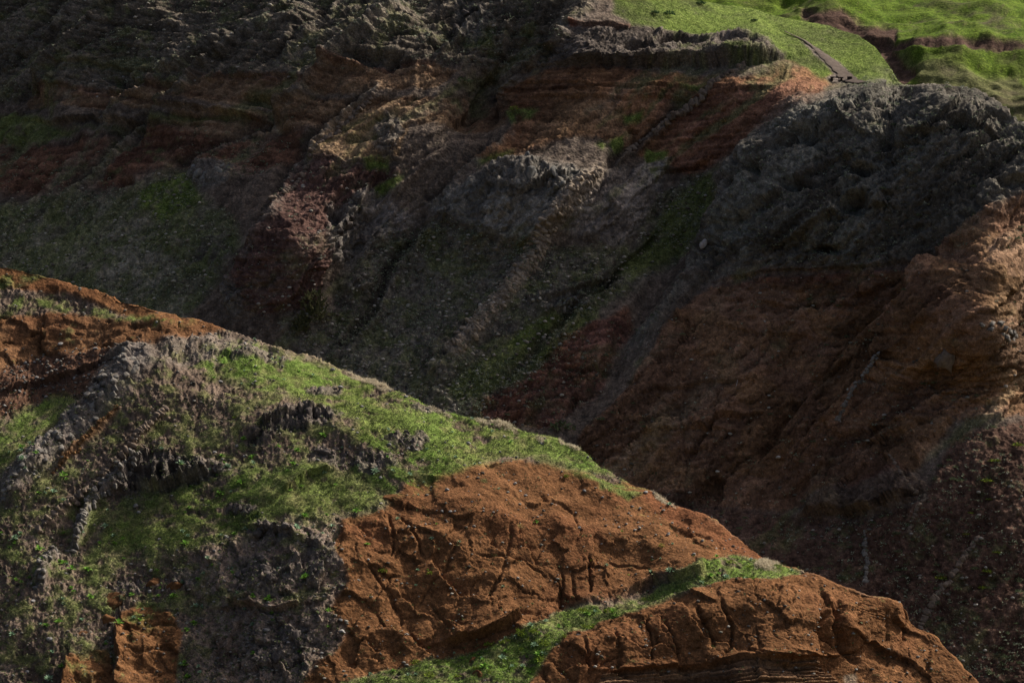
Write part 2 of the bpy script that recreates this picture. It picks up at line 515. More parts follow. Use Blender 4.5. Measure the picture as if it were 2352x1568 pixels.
TUFF_MAIN = [(782, 1200), (880, 1160), (930, 1095), (1090, 1062), (1180, 1050), (1300, 1075), (1380, 1096), (1470, 1110), (1640, 1190), (1850, 1300), (1840, 1318), (1700, 1286), (1600, 1310), (1450, 1342), (1300, 1392), (1150, 1472), (1050, 1502), (900, 1530), (850, 1568), (720, 1650), (690, 1570), (765, 1500), (805, 1450), (768, 1400), (800, 1340), (758, 1270)]
z_tuff = A.zone(TUFF_MAIN, 8, 1.5)
z_tlow = A.zone([(1230, 1500), (1300, 1445), (1500, 1372), (1640, 1335), (1850, 1318), (2075, 1380), (2110, 1420), (2400, 1690), (2400, 1840), (1150, 1840), (1190, 1570)], 5, .7)
z_ledge = A.zone([(1850, 1318), (1750, 1286), (1690, 1270), (1640, 1290), (1500, 1345), (1300, 1395), (1130, 1482), (880, 1530), (740, 1580), (700, 1640), (1170, 1640), (1200, 1570), (1250, 1500), (1300, 1452), (1480, 1382), (1600, 1342), (1700, 1328), (1780, 1330)], 6, 1.0)
z_shelf = A.zone([(1380, 1552), (1700, 1528), (1880, 1513), (1925, 1560), (1940, 1840), (1250, 1840)], 4, .5)
t_all = np.clip(z_tuff_top + z_tuff_mid + z_tuff + z_tlow + z_tb, 0, 1)
t_all = np.clip(t_all - z_ledge, 0, 1)

# colours
A.paint(z_scree, (.075, .042, .028), (.13, .07, .044), v01(n_hi))
A.paint(z_rocky, (.08, .06, .046), (.215, .175, .14), v01(n_md + .6 * n_hi, -.5, .5))
A.paint(z_lava, (.088, .06, .045), (.25, .192, .15), v01(n_hi + .5 * n_md, -.5, .6))
z_out = np.maximum(A.zone([(280, 1045), (350, 1030), (430, 1060), (500, 1075), (480, 1100), (400, 1126), (285, 1130), (255, 1110)], 7), A.zone([(555, 1015), (620, 960), (690, 928), (780, 935), (770, 965), (700, 985), (640, 990), (580, 1030)], 7))
A.paint(z_out, (.05, .04, .034), (.13, .112, .096), v01(n_hi + .5 * n_md, -.5, .6))
strata = fbm(A.u * .004 + n_lo, A.v * .055 + A.u * .006, n_lo, 3)
tn = v01(n_md * .8 + strata * .7 + .35 * n_hi, -.5, .5)
A.paint(t_all, TUFF, TUFF2, tn)
A.paint(np.clip(z_tuff_mid, 0, 1) * .7, (.105, .052, .025), (.20, .108, .055), v01(n_md + strata))
A.paint(t_all * v01(-n_lo + .5 * n_md, .12, .5) * .6, (.12, .05, .024))
A.paint(A.zone([(1450, 1090), (1640, 1195), (1850, 1310), (1700, 1270), (1560, 1200), (1430, 1120)], 12) * .5, (.15, .056, .028))
A.paint(z_shelf, (.085, .05, .03), (.19, .11, .06), v01(pn(A.u * .004, A.v * .14 + A.u * .008, 0 * x) + .4 * n_md))
A.paint(A.zone([(1945, 1556), (1968, 1552), (1972, 1600), (1948, 1600)], 4) * .6, (.30, .24, .17))
# turf
patch = fbm(x * .55, y * .55, z * .55 + 77, 5, .68)
patch2 = fbm(x * .16, y * .16, z * .16 + 55, 4, .6)
g = z_crest * sstep(-.28, .12, patch + .9 * patch2 + .10)
g = np.maximum(g, z_mid * sstep(-.32, .12, patch + .6 * patch2 + .06))
z_sl = A.zone([(250, 860), (430, 800), (600, 820), (800, 900), (900, 1110), (790, 1200), (600, 1230), (470, 1330), (400, 1400), (250, 1480), (-330, 1560), (-330, 1180), (120, 1080), (240, 960)], 30, 1.5)
g = np.maximum(g, z_sl * sstep(-.10, .30, patch + .6 * patch2) * .75)
g = np.maximum(g, z_low * sstep(.0, .35, patch + .4 * patch2) * .7)
g = np.maximum(g, z_gully * sstep(-.4, .1, patch) * .95)
g = np.maximum(g, z_strip * sstep(-.15, .25, patch) * .85)
g = np.maximum(g, z_ledge * sstep(-.28, .12, patch + .1))
g = np.maximum(g, z_rocky * sstep(.18, .42, patch) * .5)
g = np.maximum(g, z_lava * sstep(.10, .38, patch + .5 * patch2) * .6)
bare = np.clip(1 - z_crest - z_mid - z_low - z_gully - z_strip - z_ledge - t_all - z_lava - z_rocky - z_scree, 0, 1)
g = np.maximum(g, bare * sstep(-.02, .35, patch + .3 * patch2) * .75)
g = np.maximum(g, t_all * sstep(.38, .55, patch + .35 * patch2) * .5)
for q in ([(1365, 1110), (1470, 1135), (1440, 1145), (1370, 1125)], [(0, 625), (110, 630), (40, 655), (-60, 660)], [(1290, 1080), (1390, 1100), (1480, 1125), (1380, 1118)]):
    g = np.maximum(g, A.zone(q, 6) * sstep(-.4, .1, patch))
g = g * (1 - .92 * z_out)
A.grass = g
gt = v01(patch2 + .8 * n_hi, -.5, .5)
warm = v01(fbm(x * .09 + 40, y * .09, z * .09, 3), -.3, .35)
gc = np.array(GRASS, np.float32) + (np.array(GRASS2, np.float32) - np.array(GRASS, np.float32)) * gt[..., None]
gc = gc * (1 - .4 * warm[..., None]) + np.array((.15, .155, .062), np.float32) * (.4 * warm[..., None])
lush = np.clip(z_crest + .9 * z_ledge + z_gully * .8 + z_strip + .3 * z_mid + .25 * z_low + .25 * z_sl, 0, 1)
gc2 = np.array(OLIVE, np.float32) + (np.array(OLIVE2, np.float32) - np.array(OLIVE, np.float32)) * gt[..., None]
gc = gc * (.45 + .55 * lush[..., None]) + gc2 * (.55 - .55 * lush[..., None])
straw = v01(fbm(x * .42 + 9, y * .42, z * .42, 4, .65), .02, .35) * .55
gc = gc + (np.array((.19, .165, .095), np.float32) - gc) * straw[..., None]
A.col += (gc - A.col) * g[..., None]

# relief
A.disp += .9 * fbm(x * .16, y * .16, z * .16 + 3, 3, .5)
ca, sa = math.cos(.5), math.sin(.5)
wx = fbm(x * .2, y * .2, z * .2 + 60, 5, .6); wy = fbm(x * .2 + 7, y * .2, z * .2 + 90, 5, .6)
ru = A.u * ca + A.v * sa + 46 * wx; rv = -A.u * sa + A.v * ca + 46 * wy
lowblk = A.zone([(1200, 1480), (1500, 1380), (1850, 1330), (2100, 1420), (2390, 1700), (1100, 1800)], 30)
F1, E1, H1 = facets(ru * .0085, rv * .0145, 3)
F2, E2, H2 = facets((A.u + 30 * wx) * .022 + 9, (A.v * (1 - .4 * lowblk) + 30 * wy) * .024, 8)
F3, E3, H3 = facets(ru * .055, rv * .06, 12)
upper = A.zone([(1000, 1080), (1500, 1100), (1860, 1300), (1500, 1290), (1300, 1200), (1000, 1160)], 40)
tz = t_all * (1 - .7 * upper)
mk = v01(fbm(x * .3, y * .3, z * .3 + 66, 3), -.15, .35)
k2 = v01(fbm(x * .11, y * .11, z * .11 + 21, 3), -.3, .2); k3 = v01(fbm(x * .13, y * .13, z * .13 + 41, 3), -.1, .3)
crack = lambda e, w: (1 - sstep(0, w, e)) * mk
edge_in = .35 + .65 * sstep(3, 45, A.v - A.cv[None])
A.disp += edge_in * tz * (.5 * F1 - .26 * crack(E1, .05) + k2 * (.24 * F2 - .18 * crack(E2, .07)) + k3 * .10 * F3)
A.disp += t_all * (.08 * strata + .35 * fbm(x * .2, y * .2, z * .2 + 31, 3, .5) + .07 * n_md + .10 * n_hi)
# angular broken lava
ru3 = A.u * .92 + A.v * .4 + 30 * wx + 8 * n_md; rv3 = -A.u * .4 + A.v * .92 + 30 * wy
L1, EL1, HL1 = facets(ru3 * .024, rv3 * .021, 41)
L2, EL2, HL2 = facets(ru3 * .085 + 3, rv3 * .055, 47)
L3, EL3, HL3 = facets(ru3 * .19 + 3, rv3 * .15, 53)
broken = .8 * L1 + .26 * L2 + .11 * L3
A.disp += z_lava * (.72 * broken + .12 * n_hi)
A.disp += z_out * .8 * broken
A.disp += z_rocky * (.6 * broken + .1 * n_hi)
turfz = np.clip(1 - t_all - z_lava - z_rocky, 0, 1)
A.disp += turfz * (.30 * n_md + .12 * n_hi * (1 - .6 * g) - .14 * (1 - g))
A.disp += turfz * (1 - g) * (.22 * L2 + .16 * L3)
A.disp += z_shelf * .30 * np.clip(pn(A.u * .003, A.v * .16 + A.u * .009, 0 * x) * 2.2, -1, 1)
# cavities of the left tuff
cav = sstep(.28, .5, fbm(A.u * .018, A.v * .05, 0 * x + 2, 3))
A.disp -= z_tuff_mid * cav * 1.0
# large joints and steps
for pl, w, d in [([(1481, 1400), (1483, 1470), (1480, 1536)], 3.5, 1.1), ([(1534, 1420), (1538, 1470), (1548, 1526)], 3.5, .9), ([(1596, 1395), (1606, 1440), (1628, 1496)], 4, 1.0),
                 ([(1655, 1370), (1664, 1440), (1658, 1526)], 4, 1.1), ([(1722, 1440), (1735, 1520)], 3, .6), ([(1930, 1380), (1936, 1449), (1956, 1512), (1984, 1536)], 9, 2.2),
                 ([(1890, 1368), (1918, 1402)], 5, .9), ([(1986, 1394), (1976, 1450)], 4, .7), ([(2038, 1396), (2040, 1484)], 3.5, .7), ([(2074, 1384), (2082, 1459), (2072, 1496)], 4, .9),
                 ([(1298, 1300), (1298, 1392)], 3.5, .9), ([(1358, 1266), (1362, 1356)], 3.5, .9), ([(1320, 1300), (1330, 1380)], 3, .6), ([(1400, 1270), (1500, 1300), (1510, 1330)], 3, .6),
                 ([(897, 1172), (902, 1274)], 3.5, .8), ([(925, 1170), (960, 1220), (975, 1270)], 4, .8), ([(1060, 1250), (1000, 1330), (960, 1400)], 4, .7), ([(840, 1290), (900, 1360), (930, 1440)], 4, .7),
                 ([(1170, 1200), (1150, 1300), (1120, 1390)], 4, .6), ([(1130, 1430), (1240, 1400)], 5, .9), ([(990, 1380), (1040, 1480)], 4, .8), ([(1100, 1290), (1190, 1280), (1260, 1330)], 3.5, .6),
                 ([(1230, 1130), (1330, 1160), (1345, 1200), (1325, 1240)], 4, .7), ([(1540, 1200), (1640, 1230)], 4, .5), ([(1400, 1180), (1560, 1200), (1650, 1240)], 3, .4),
                 ([(280, 1450), (420, 1440)], 3, .6), ([(265, 1500), (330, 1510), (420, 1490)], 3, .6), ([(330, 1400), (340, 1440)], 3, .5), ([(1250, 1520), (1300, 1560)], 4, .7), ([(1330, 1470), (1350, 1560)], 4, .8), ([(1405, 1440), (1420, 1545)], 4, .8)]:
    A.groove(pl, w * .9, d * .42, 1.6)
for pl, amp, fall in [([(1240, 1492), (1300, 1442), (1480, 1374), (1600, 1340), (1760, 1322)], -.9, 26), ([(285, 1122), (350, 1128), (420, 1112), (480, 1088)], 2.0, 38), ([(565, 1012), (640, 966), (700, 946), (775, 944)], 1.1, 26),
                      ([(1010, 1470), (1100, 1462), (1200, 1432)], 1.6, 40), ([(1450, 1342), (1560, 1325), (1640, 1300)], 1.0, 30),
                      ([(1380, 1548), (1700, 1526), (1885, 1510)], .8, 30), ([(1881, 1400), (1884, 1508)], -1.6, 40), ([(270, 1420), (262, 1500), (250, 1600)], 1.6, 60), ([(150, 1510), (140, 1600)], 1.3, 50),
                      ([(0, 905), (120, 880), (250, 830), (320, 800)], .8, 25), ([(640, 1135), (700, 1090), (760, 1075)], 1.0, 22), ([(560, 1215), (640, 1230), (740, 1270)], .9, 30), ([(540, 1390), (620, 1410), (700, 1390)], 1.2, 40)]:
    A.step(pl, amp, fall, 2.5, 1.0)
cave = A.zone([(292, 1072), (345, 1075), (350, 1120), (290, 1118)], 5, .4) + A.zone([(358, 1070), (372, 1068), (372, 1112), (357, 1116)], 4, .4) + A.zone([(385, 1068), (430, 1075), (410, 1105), (388, 1110)], 4, .4)
A.disp -= np.clip(cave, 0, 1) * 1.6
cr = ridged(x * .6 - z * .1, y * .4, z * .3, 5, .62); cr2 = fbm(x * .5, y * .5, z * .5 + 3, 4, .6)
cgs = np.zeros_like(x)
for lab, u, v, ru, rv, n, sz in CRAGS_A:
    q = ((A.wu - u) / (ru * 1.15)) ** 2 + ((A.wv - v) / (rv * 1.2)) ** 2 + 2.2 * cr2
    cgs = np.maximum(cgs, sstep(1.25, .55, q))
A.disp += cgs * (.1 + .42 * broken + .15 * n_hi)
A.paint(cgs * .9, (.06, .046, .038), (.17, .14, .118), v01(n_hi + .5 * cr, -.5, .6))
A.grass *= 1 - .8 * cgs
A.disp += turfz * g * .07 * pn(A.u * .012 + n_md, A.v * .17 + A.u * .03, 0 * x)
for pl, w, h in [([(322, 1052), (262, 1105), (214, 1150), (176, 1222), (160, 1262)], 11, 1.0), ([(122, 1270), (104, 1300), (92, 1345)], 13, 1.1), ([(378, 938), (318, 1005), (268, 1066), (212, 1128), (120, 1195), (86, 1225)], 9, .7),
                 ([(330, 812), (250, 895), (190, 968), (110, 1040), (20, 1125), (-20, 1155)], 26, 1.3), ([(268, 935), (212, 1000), (140, 1072)], 6, .5)]:
    A.groove(pl, w, -h, .5)
    box, d_, sd_, run_ = A.line(pl, w * 3, .5)
    m_ = np.zeros_like(A.grass); m_[box] = np.exp(-(d_ / w) ** 4)
    A.grass *= 1 - .85 * m_
    A.paint(m_ * .85, *(((.11, .06, .03), (.20, .11, .055)) if w == 6 else ((.085, .068, .055), (.19, .165, .145)) if w != 9 else ((.09, .062, .045), (.18, .13, .095))), v01(n_md + .6 * n_hi, -.5, .5))
    A.disp += m_ * .35 * ridged(x * .7, y * .7, z * .7, 3)
A.build(M_front)
print('near hill', round(time.time() - T0, 1))

# ================================================================== THE FAR CLIFF AND SPUR
CREST_B = [(-600, -90), (1480, -90), (1560, -4), (1700, 20), (1830, 48), (1900, 58), (1970, 80), (2010, 110), (2040, 150), (2062, 190), (2075, 198), (2110, 197), (2180, 200), (2240, 212), (2290, 240), (2330, 268), (2365, 296), (2500, 380), (2700, 480)]
FOOT_B = [(-600, 640), (0, 720), (270, 780), (530, 860), (900, 1000), (1270, 1120), (1450, 1210), (1640, 1310), (1830, 1420), (2040, 1500), (2150, 1620), (2240, 1730), (2700, 1760)]
DEPTH_B = [(-500, 0, 500), (0, 0, 474), (300, 0, 455), (700, 0, 432), (1100, 0, 416), (1400, 0, 408), (1560, -20, 424), (1300, 60, 403), (1700, 20, 428), (1830, 50, 424), (1970, 80, 416), (2065, 195, 393),
           (1600, 60, 412), (1500, 80, 404), (1700, 100, 402.5), (1800, 130, 398), (1900, 150, 399), (1950, 190, 392), (1900, 197, 388.5), (1400, 160, 397), (1600, 160, 395.5), (1750, 165, 390.5),
           (-500, 500, 440), (0, 240, 452), (0, 350, 441), (0, 500, 421), (0, 640, 406), (0, 760, 394), (300, 240, 433), (300, 320, 425), (300, 450, 408), (300, 600, 392), (300, 760, 379),
           (600, 220, 414), (600, 300, 408), (600, 420, 394), (680, 560, 372), (560, 700, 372), (500, 640, 379), (780, 800, 368), (850, 200, 402), (850, 330, 392), (850, 400, 387), (780, 460, 382), (830, 580, 377.5),
           (1100, 200, 402), (1130, 250, 402), (1100, 330, 390.5), (1000, 400, 386), (950, 480, 381.5), (1000, 600, 376), (900, 750, 369), (900, 860, 361), (1250, 330, 387), (1200, 430, 378), (1250, 560, 373.5),
           (1200, 700, 367), (1100, 850, 359), (1100, 950, 353.5), (1450, 250, 391), (1450, 350, 386), (1400, 450, 378), (1400, 560, 374.5), (1350, 680, 369), (1200, 900, 356.5), (1280, 1000, 352),
           (1600, 420, 384), (1550, 560, 377.5), (1480, 680, 370), (1400, 850, 360), (1300, 990, 352.5), (1650, 250, 386), (1650, 340, 384), (1750, 280, 381), (1800, 230, 381), (1750, 400, 372.5), (1700, 500, 369.5),
           (1680, 600, 366.5), (1600, 700, 364), (1500, 850, 357), (1420, 950, 353), (1900, 260, 374), (1900, 350, 366.5), (1850, 500, 359), (1850, 620, 357.5), (1800, 750, 354.5), (1700, 900, 348.5), (1600, 1050, 343.5),
           (1480, 1100, 345), (2000, 206, 376), (2100, 198, 371), (2200, 205, 366), (2300, 240, 360), (2365, 296, 356), (2050, 300, 363.5), (2050, 450, 355.5), (2100, 560, 350), (2000, 640, 351.5), (2000, 800, 347.5),
           (1900, 950, 343.5), (1750, 1080, 340), (2250, 350, 353.5), (2250, 450, 348), (2200, 600, 342.5), (2288, 620, 334), (2282, 760, 331), (2180, 900, 335), (2100, 1000, 334), (2000, 1050, 336), (1900, 1120, 336),
           (2351, 600, 345), (2351, 750, 344), (2351, 900, 339), (2325, 850, 336), (1850, 1200, 331.5), (2000, 1130, 328.5), (2100, 1100, 326.5), (1700, 1200, 333), (1900, 1300, 321), (2100, 1250, 319), (2351, 1000, 328),
           (2351, 1200, 317), (2351, 1568, 300), (2100, 1450, 309), (2000, 1400, 313), (2200, 1568, 302), (1700, 1400, 319), (2600, 600, 352), (2600, 1000, 332), (2600, 1600, 302), (-500, 760, 415)]
B = Land('far_cliff', -420, 2640, 2.6, FOOT_B, CREST_B, 470, DEPTH_B, 24, 1.4)
x, y, z = B.x, B.y, B.z
n_lo = fbm(x * .035, y * .035, z * .035, 4)
n_md = fbm(x * .2, y * .2, z * .2 + 4, 5, .6)
n_hi = fbm(x * .9, y * .9, z * .9 + 8, 4, .65)
flute = ridged(x * .33 + .5 * n_md, y * .33, z * .10, 4, .6)          # hanging, drip-like lava
clink = ridged(x * .24, y * .24, z * .24 + 13, 5, .62)
diag = x * .62 - z * .78
slab = ridged(diag * .085 + .7 * n_lo + .25 * n_md, y * .05, (x * .78 + z * .62) * .02, 4, .55)                                              # along the dipping ribs
ribs = ridged(diag * .06 + .3 * n_lo, y * .02, (x * .78 + z * .62) * .012, 3, .5)
str_b = pn(B.u * .003, B.v * .085 + B.u * .006 + .8 * n_lo, 0 * x) + .5 * pn(B.u * .006, B.v * .21 + B.u * .016 + n_lo, 0 * x + 3)
patch = fbm(x * .3, y * .3, z * .3 + 77, 5, .68)
patch2 = fbm(x * .08, y * .08, z * .08 + 55, 4, .6)

along = x * .78 + z * .62
rill = ridged(diag * .30 + .9 * n_lo + .25 * n_md, y * .04, along * .028, 5, .62)
rill2 = fbm(diag * .22 + .8 * n_lo, y * .03, along * .02 + 7, 4, .6)
ud = B.u * .66 - B.v * (-.75) ; vd = -B.u * .75 + B.v * .66         # across and along the dip of the ribs
wx = fbm(x * .1, y * .1, z * .1 + 60, 5, .6); wy = fbm(x * .1 + 7, y * .1, z * .1 + 90, 5, .6)
ud = ud + 40 * wx; vd = vd + 40 * wy
S1, ES1, HS1 = facets(ud * .016, vd * .0042, 61)
S2, ES2, HS2 = facets(ud * .042 + 4, vd * .012, 67)
S3, ES3, HS3 = facets(ud * .11 + 4, vd * .05, 71)
brk = 1.0 * S1 + .5 * S2 + .25 * S3
B.paint(np.ones_like(x), LAVA, LAVA2, v01(n_md + .5 * n_hi, -.45, .5))
Z = lambda poly, soft=14, warp=1.3: B.zone(poly, soft, warp)
z_up = Z([(-420, -90), (1420, -90), (1330, 40), (1270, 170), (1030, 170), (830, 195), (560, 222), (480, 234), (330, 243), (-420, 250)], 10)
z_band = np.maximum.reduce([Z([(80, 245), (330, 245), (480, 236), (560, 218), (760, 198), (1000, 172), (1060, 182), (1000, 222), (830, 247), (560, 283), (330, 288), (90, 276)], 5, .7),
                            Z([(430, 302), (700, 270), (930, 246), (1120, 228), (1260, 262), (1150, 312), (900, 312), (700, 335), (500, 348), (410, 330)], 8, 1)])
z_patch = Z([(770, 305), (940, 268), (952, 300), (930, 384), (870, 392), (720, 388)], 6, .8)
z_tc = Z([(1260, 182), (1400, 167), (1700, 192), (1800, 158), (1910, 188), (1880, 232), (1700, 335), (1600, 405), (1500, 372), (1350, 325), (1150, 395), (1090, 385), (1190, 300), (1180, 232)], 8, 1)
z_brown = Z([(-420, 330), (60, 345), (330, 325), (520, 340), (720, 335), (700, 400), (520, 430), (420, 415), (250, 450), (-420, 470)], 16)
z_mar = Z([(735, 388), (880, 398), (960, 400), (850, 470), (780, 500), (765, 600), (725, 705), (600, 730), (545, 700), (530, 640), (580, 560), (640, 470), (700, 400)], 9, 1)
z_tal = Z([(-420, 470), (0, 480), (300, 450), (430, 415), (520, 500), (560, 560), (510, 620), (430, 740), (480, 900), (-420, 800)], 18)
z_crag = Z([(1050, 430), (1250, 388), (1345, 400), (1300, 500), (1210, 560), (1050, 505), (980, 470)], 12)
z_crag2 = np.maximum(Z([(1350, 400), (1530, 360), (1510, 460), (1430, 560), (1300, 520)], 10), Z([(750, 480), (870, 430), (960, 500), (900, 560), (830, 600), (760, 600)], 10))
z_talc = Z([(850, 560), (1010, 500), (1250, 560), (1440, 560), (1500, 460), (1600, 400), (1650, 400), (1570, 560), (1460, 650), (1370, 720), (1130, 960), (1000, 1010), (700, 900), (640, 740), (770, 700), (800, 620)], 18)
z_oliv = np.maximum(Z([(1390, 640), (1300, 690), (1180, 760), (1020, 880), (1060, 930), (1180, 880), (1280, 800), (1370, 730)], 12), Z([(1530, 470), (1640, 390), (1650, 430), (1560, 560), (1450, 640), (1400, 620), (1470, 560)], 12))
z_redg = Z([(1450, 690), (1470, 740), (1430, 800), (1370, 900), (1290, 1010), (1160, 990), (1090, 940), (1180, 880), (1260, 790), (1400, 720)], 12, 2.2)
z_spur = Z([(1830, 262), (1900, 246), (2000, 200), (2180, 180), (2351, 250), (2640, 400), (2640, 470), (2351, 455), (2240, 520), (2120, 600), (1950, 612), (1700, 622), (1590, 660), (1560, 720), (1500, 800), (1470, 780), (1620, 560), (1690, 430), (1760, 320)], 42, 2.4)
z_rline = Z([(1630, 660), (1760, 622), (2000, 620), (2115, 602), (2110, 622), (1900, 650), (1700, 668)], 5, .8)
z_tlr = Z([(1600, 700), (1640, 670), (1760, 645), (2110, 620), (2240, 500), (2351, 445), (2640, 470), (2640, 950), (2351, 960), (2200, 975), (2110, 1100), (1800, 1190), (1550, 1150), (1360, 1090), (1330, 1020), (1400, 940), (1500, 830)], 8, 1)
z_lit = Z([(2262, 560), (2330, 520), (2640, 500), (2640, 950), (2330, 900), (2258, 840), (2245, 740), (2265, 640)], 10, 1)
z_rblk = Z([(1840, 1195), (1980, 1130), (2070, 1085), (2130, 1120), (2120, 1150), (1990, 1195), (1870, 1205)], 6, .8)
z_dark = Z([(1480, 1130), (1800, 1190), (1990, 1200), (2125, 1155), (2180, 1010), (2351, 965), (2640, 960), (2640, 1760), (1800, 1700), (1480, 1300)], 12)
z_top = Z([(1420, -90), (1560, -90), (1700, 0), (1850, 30), (1985, 70), (2080, 200), (1980, 208), (1880, 192), (1815, 145), (1770, 118), (1690, 88), (1440, 66), (1390, 35)], 9, .8)
z_tlav = Z([(1285, 95), (1320, 78), (1440, 72), (1690, 88), (1780, 118), (1825, 138), (1700, 162), (1600, 152), (1400, 166), (1240, 185)], 6, .8)
z_skirt = Z([(1810, 140), (1990, 195), (1900, 205), (1760, 160)], 5, .8)

B.paint(z_up, (.032, .026, .020), (.118, .098, .076), v01(n_hi * .6 + .6 * rill + .5 * n_md, -.6, .7))
B.paint(z_brown, (.07, .036, .025), (.135, .07, .044), v01(n_md + .5 * str_b, -.5, .5))
B.paint(z_band, (.09, .05, .03), OCHRE2, v01(n_md + .7 * str_b, -.6, .9))
B.paint(Z([(80, 240), (330, 241), (560, 214), (760, 194), (1000, 168), (1000, 178), (760, 204), (560, 226), (330, 253), (80, 253)], 3, .9) * .6 * v01(n_md, -.4, .2), (.075, .034, .024), (.13, .062, .042), v01(n_hi))
B.paint(Z([(1270, 172), (1400, 162), (1500, 172), (1500, 186), (1400, 180), (1270, 192)], 5, .6) * .8, RED, RED2, v01(n_hi))
B.paint(Z([(1310, 68), (1440, 68), (1440, 78), (1310, 80)], 4, .5), RED, RED2, v01(n_hi))
B.paint(z_tc, (.095, .046, .026), (.20, .108, .06), v01(n_md + .7 * str_b, -.7, .7))
B.paint(Z([(1480, 240), (1900, 190), (1880, 240), (1720, 330), (1600, 400), (1500, 380), (1520, 330)], 20) * .7, (.10, .048, .034), (.18, .09, .06), v01(n_md + .7 * str_b, -.6, .6))
B.paint(Z([(1270, 260), (1400, 250), (1440, 330), (1330, 330), (1180, 380), (1230, 310)], 20) * .6, OCHRE, OCHRE2, v01(n_md + .5 * str_b, -.6, .6))
B.paint(z_patch, OCHRE, (.18, .12, .07), v01(n_md + .6 * str_b, -.5, .5))
B.paint(z_mar, MAROON, MAROON2, v01(n_hi + .6 * str_b, -.6, .6))
B.paint(z_tal, (.07, .062, .04), (.15, .135, .10), v01(n_hi + .5 * n_md, -.4, .5))
B.paint(B.zone([(260, 540), (330, 515), (390, 580), (430, 720), (350, 750), (325, 640), (200, 600), (60, 600), (60, 560)], 22, 2.2) * .7, (.11, .095, .07), (.21, .185, .145), v01(n_hi + .4 * rill, -.5, .5))
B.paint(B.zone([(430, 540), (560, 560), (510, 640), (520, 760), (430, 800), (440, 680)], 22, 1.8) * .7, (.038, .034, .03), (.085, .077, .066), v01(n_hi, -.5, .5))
B.paint(z_crag * .75, (.06, .054, .045), (.185, .17, .145), v01(n_md + .6 * clink, -.5, .5))
B.paint(z_crag2, (.065, .052, .044), (.18, .155, .135), v01(n_md + .6 * clink, -.4, .6))
B.paint(z_talc, (.058, .05, .042), (.135, .12, .095), v01(n_hi + .5 * n_md, -.4, .5))
B.paint(z_redg * .8, (.08, .036, .028), (.18, .078, .054), v01(n_md + .6 * str_b, -.5, .5))
B.paint(z_spur, (.020, .017, .0145), (.11, .098, .08), v01(.5 * n_md + .6 * rill + .4 * slab + .3 * n_hi, -.45, .9))
B.paint(z_tlr, TBRN, TBRN2, v01(n_md + .6 * str_b + .4 * n_lo, -.7, .7))
B.paint(z_rline * .7 * v01(n_md, -.5, .2), (.09, .038, .028), (.15, .06, .042), v01(n_hi))
B.paint(z_lit, (.085, .05, .03), (.165, .105, .067), v01(n_md + .4 * str_b, -.5, .5))
B.paint(z_rblk * .8, (.075, .04, .03), (.13, .07, .052), v01(n_md))
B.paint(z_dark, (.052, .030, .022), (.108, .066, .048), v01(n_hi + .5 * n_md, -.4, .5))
z_path = B.zone([(1840, 102), (1880, 118), (1905, 136), (1930, 152), (1956, 172), (1968, 192), (2000, 203), (1930, 200), (1890, 190), (1912, 178), (1900, 160), (1878, 140), (1850, 116)], 4, .4)
B.paint(z_tlav, (.032, .025, .021), (.10, .083, .07), v01(n_md + .5 * flute, -.5, .5))
B.paint(z_skirt, (.11, .062, .035), (.20, .11, .06), v01(n_md))
# rock waste spilling down across the bands
stream = fbm(diag * .11 + .5 * n_lo, y * .02, along * .016, 5, .6)
B.paint(np.clip(1 - z_up - z_band - z_tc - z_patch - z_brown - z_mar - z_tal - z_crag - z_crag2 - z_talc - z_redg - z_spur - z_tlr - z_dark - z_top - z_tlav - z_lit, 0, 1) * .8, (.058, .042, .033), (.125, .095, .072), v01(n_hi + .6 * rill2, -.5, .5))
bands = np.clip(z_band + z_tc * .7 + z_patch * .35 + z_brown + z_mar * .7 + z_up * .4 + z_redg * .5 + z_tlr * .45, 0, 1)
cov = sstep(.02, .3, .6 * stream + .7 * rill2 + .25 * patch) * bands * (1 - z_top)
B.paint(cov * .85, (.055, .042, .031), (.135, .108, .08), v01(n_hi + .4 * n_md, -.5, .5))
deb = sstep(.12, .5, patch) * (1 - z_top)
B.col *= (1 + (1 - z_top) * np.clip(.8 * rill2 + .45 * rill + .5 * str_b * sstep(1900, 1500, B.u) * sstep(560, 400, B.v), -.6, .9))[..., None]  # waste streaks and strata; tone also stands in for relief lost in shade
B.paint(deb * .3, (.058, .045, .034), (.135, .108, .08), v01(n_hi, -.4, .4))
# green cover
g = z_top * sstep(-.6, -.05, patch + .6 * patch2 + .25)
B.paint(z_path, (.10, .08, .07), (.17, .14, .12), v01(n_md))
g = g * (1 - z_path)
g = np.maximum(g, z_up * sstep(.02, .42, patch + .5 * patch2) * .55)
g = np.maximum(g, z_tal * sstep(-.25, .25, patch + .5 * patch2) * .7)
g = np.maximum(g, z_talc * sstep(-.15, .3, patch + .3 * patch2) * .65)
g = np.maximum(g, z_oliv * sstep(-.6, -.05, patch) * .92)
g = np.maximum(g, (1 - z_top - z_tlr * .8 - z_spur * .7 - z_lit) .clip(0, 1) * sstep(.12, .42, rill2 + .35 * patch) * .55)
g = np.maximum(g, z_dark * sstep(.08, .45, patch + .2 * patch2) * .5)
g = np.maximum(g, z_brown * sstep(.1, .42, patch) * .6)
g = np.maximum(g, z_redg * sstep(.15, .45, patch) * .5)
g = np.maximum(g, z_spur * sstep(.2, .55, patch) * .35)
bright = np.zeros_like(x)
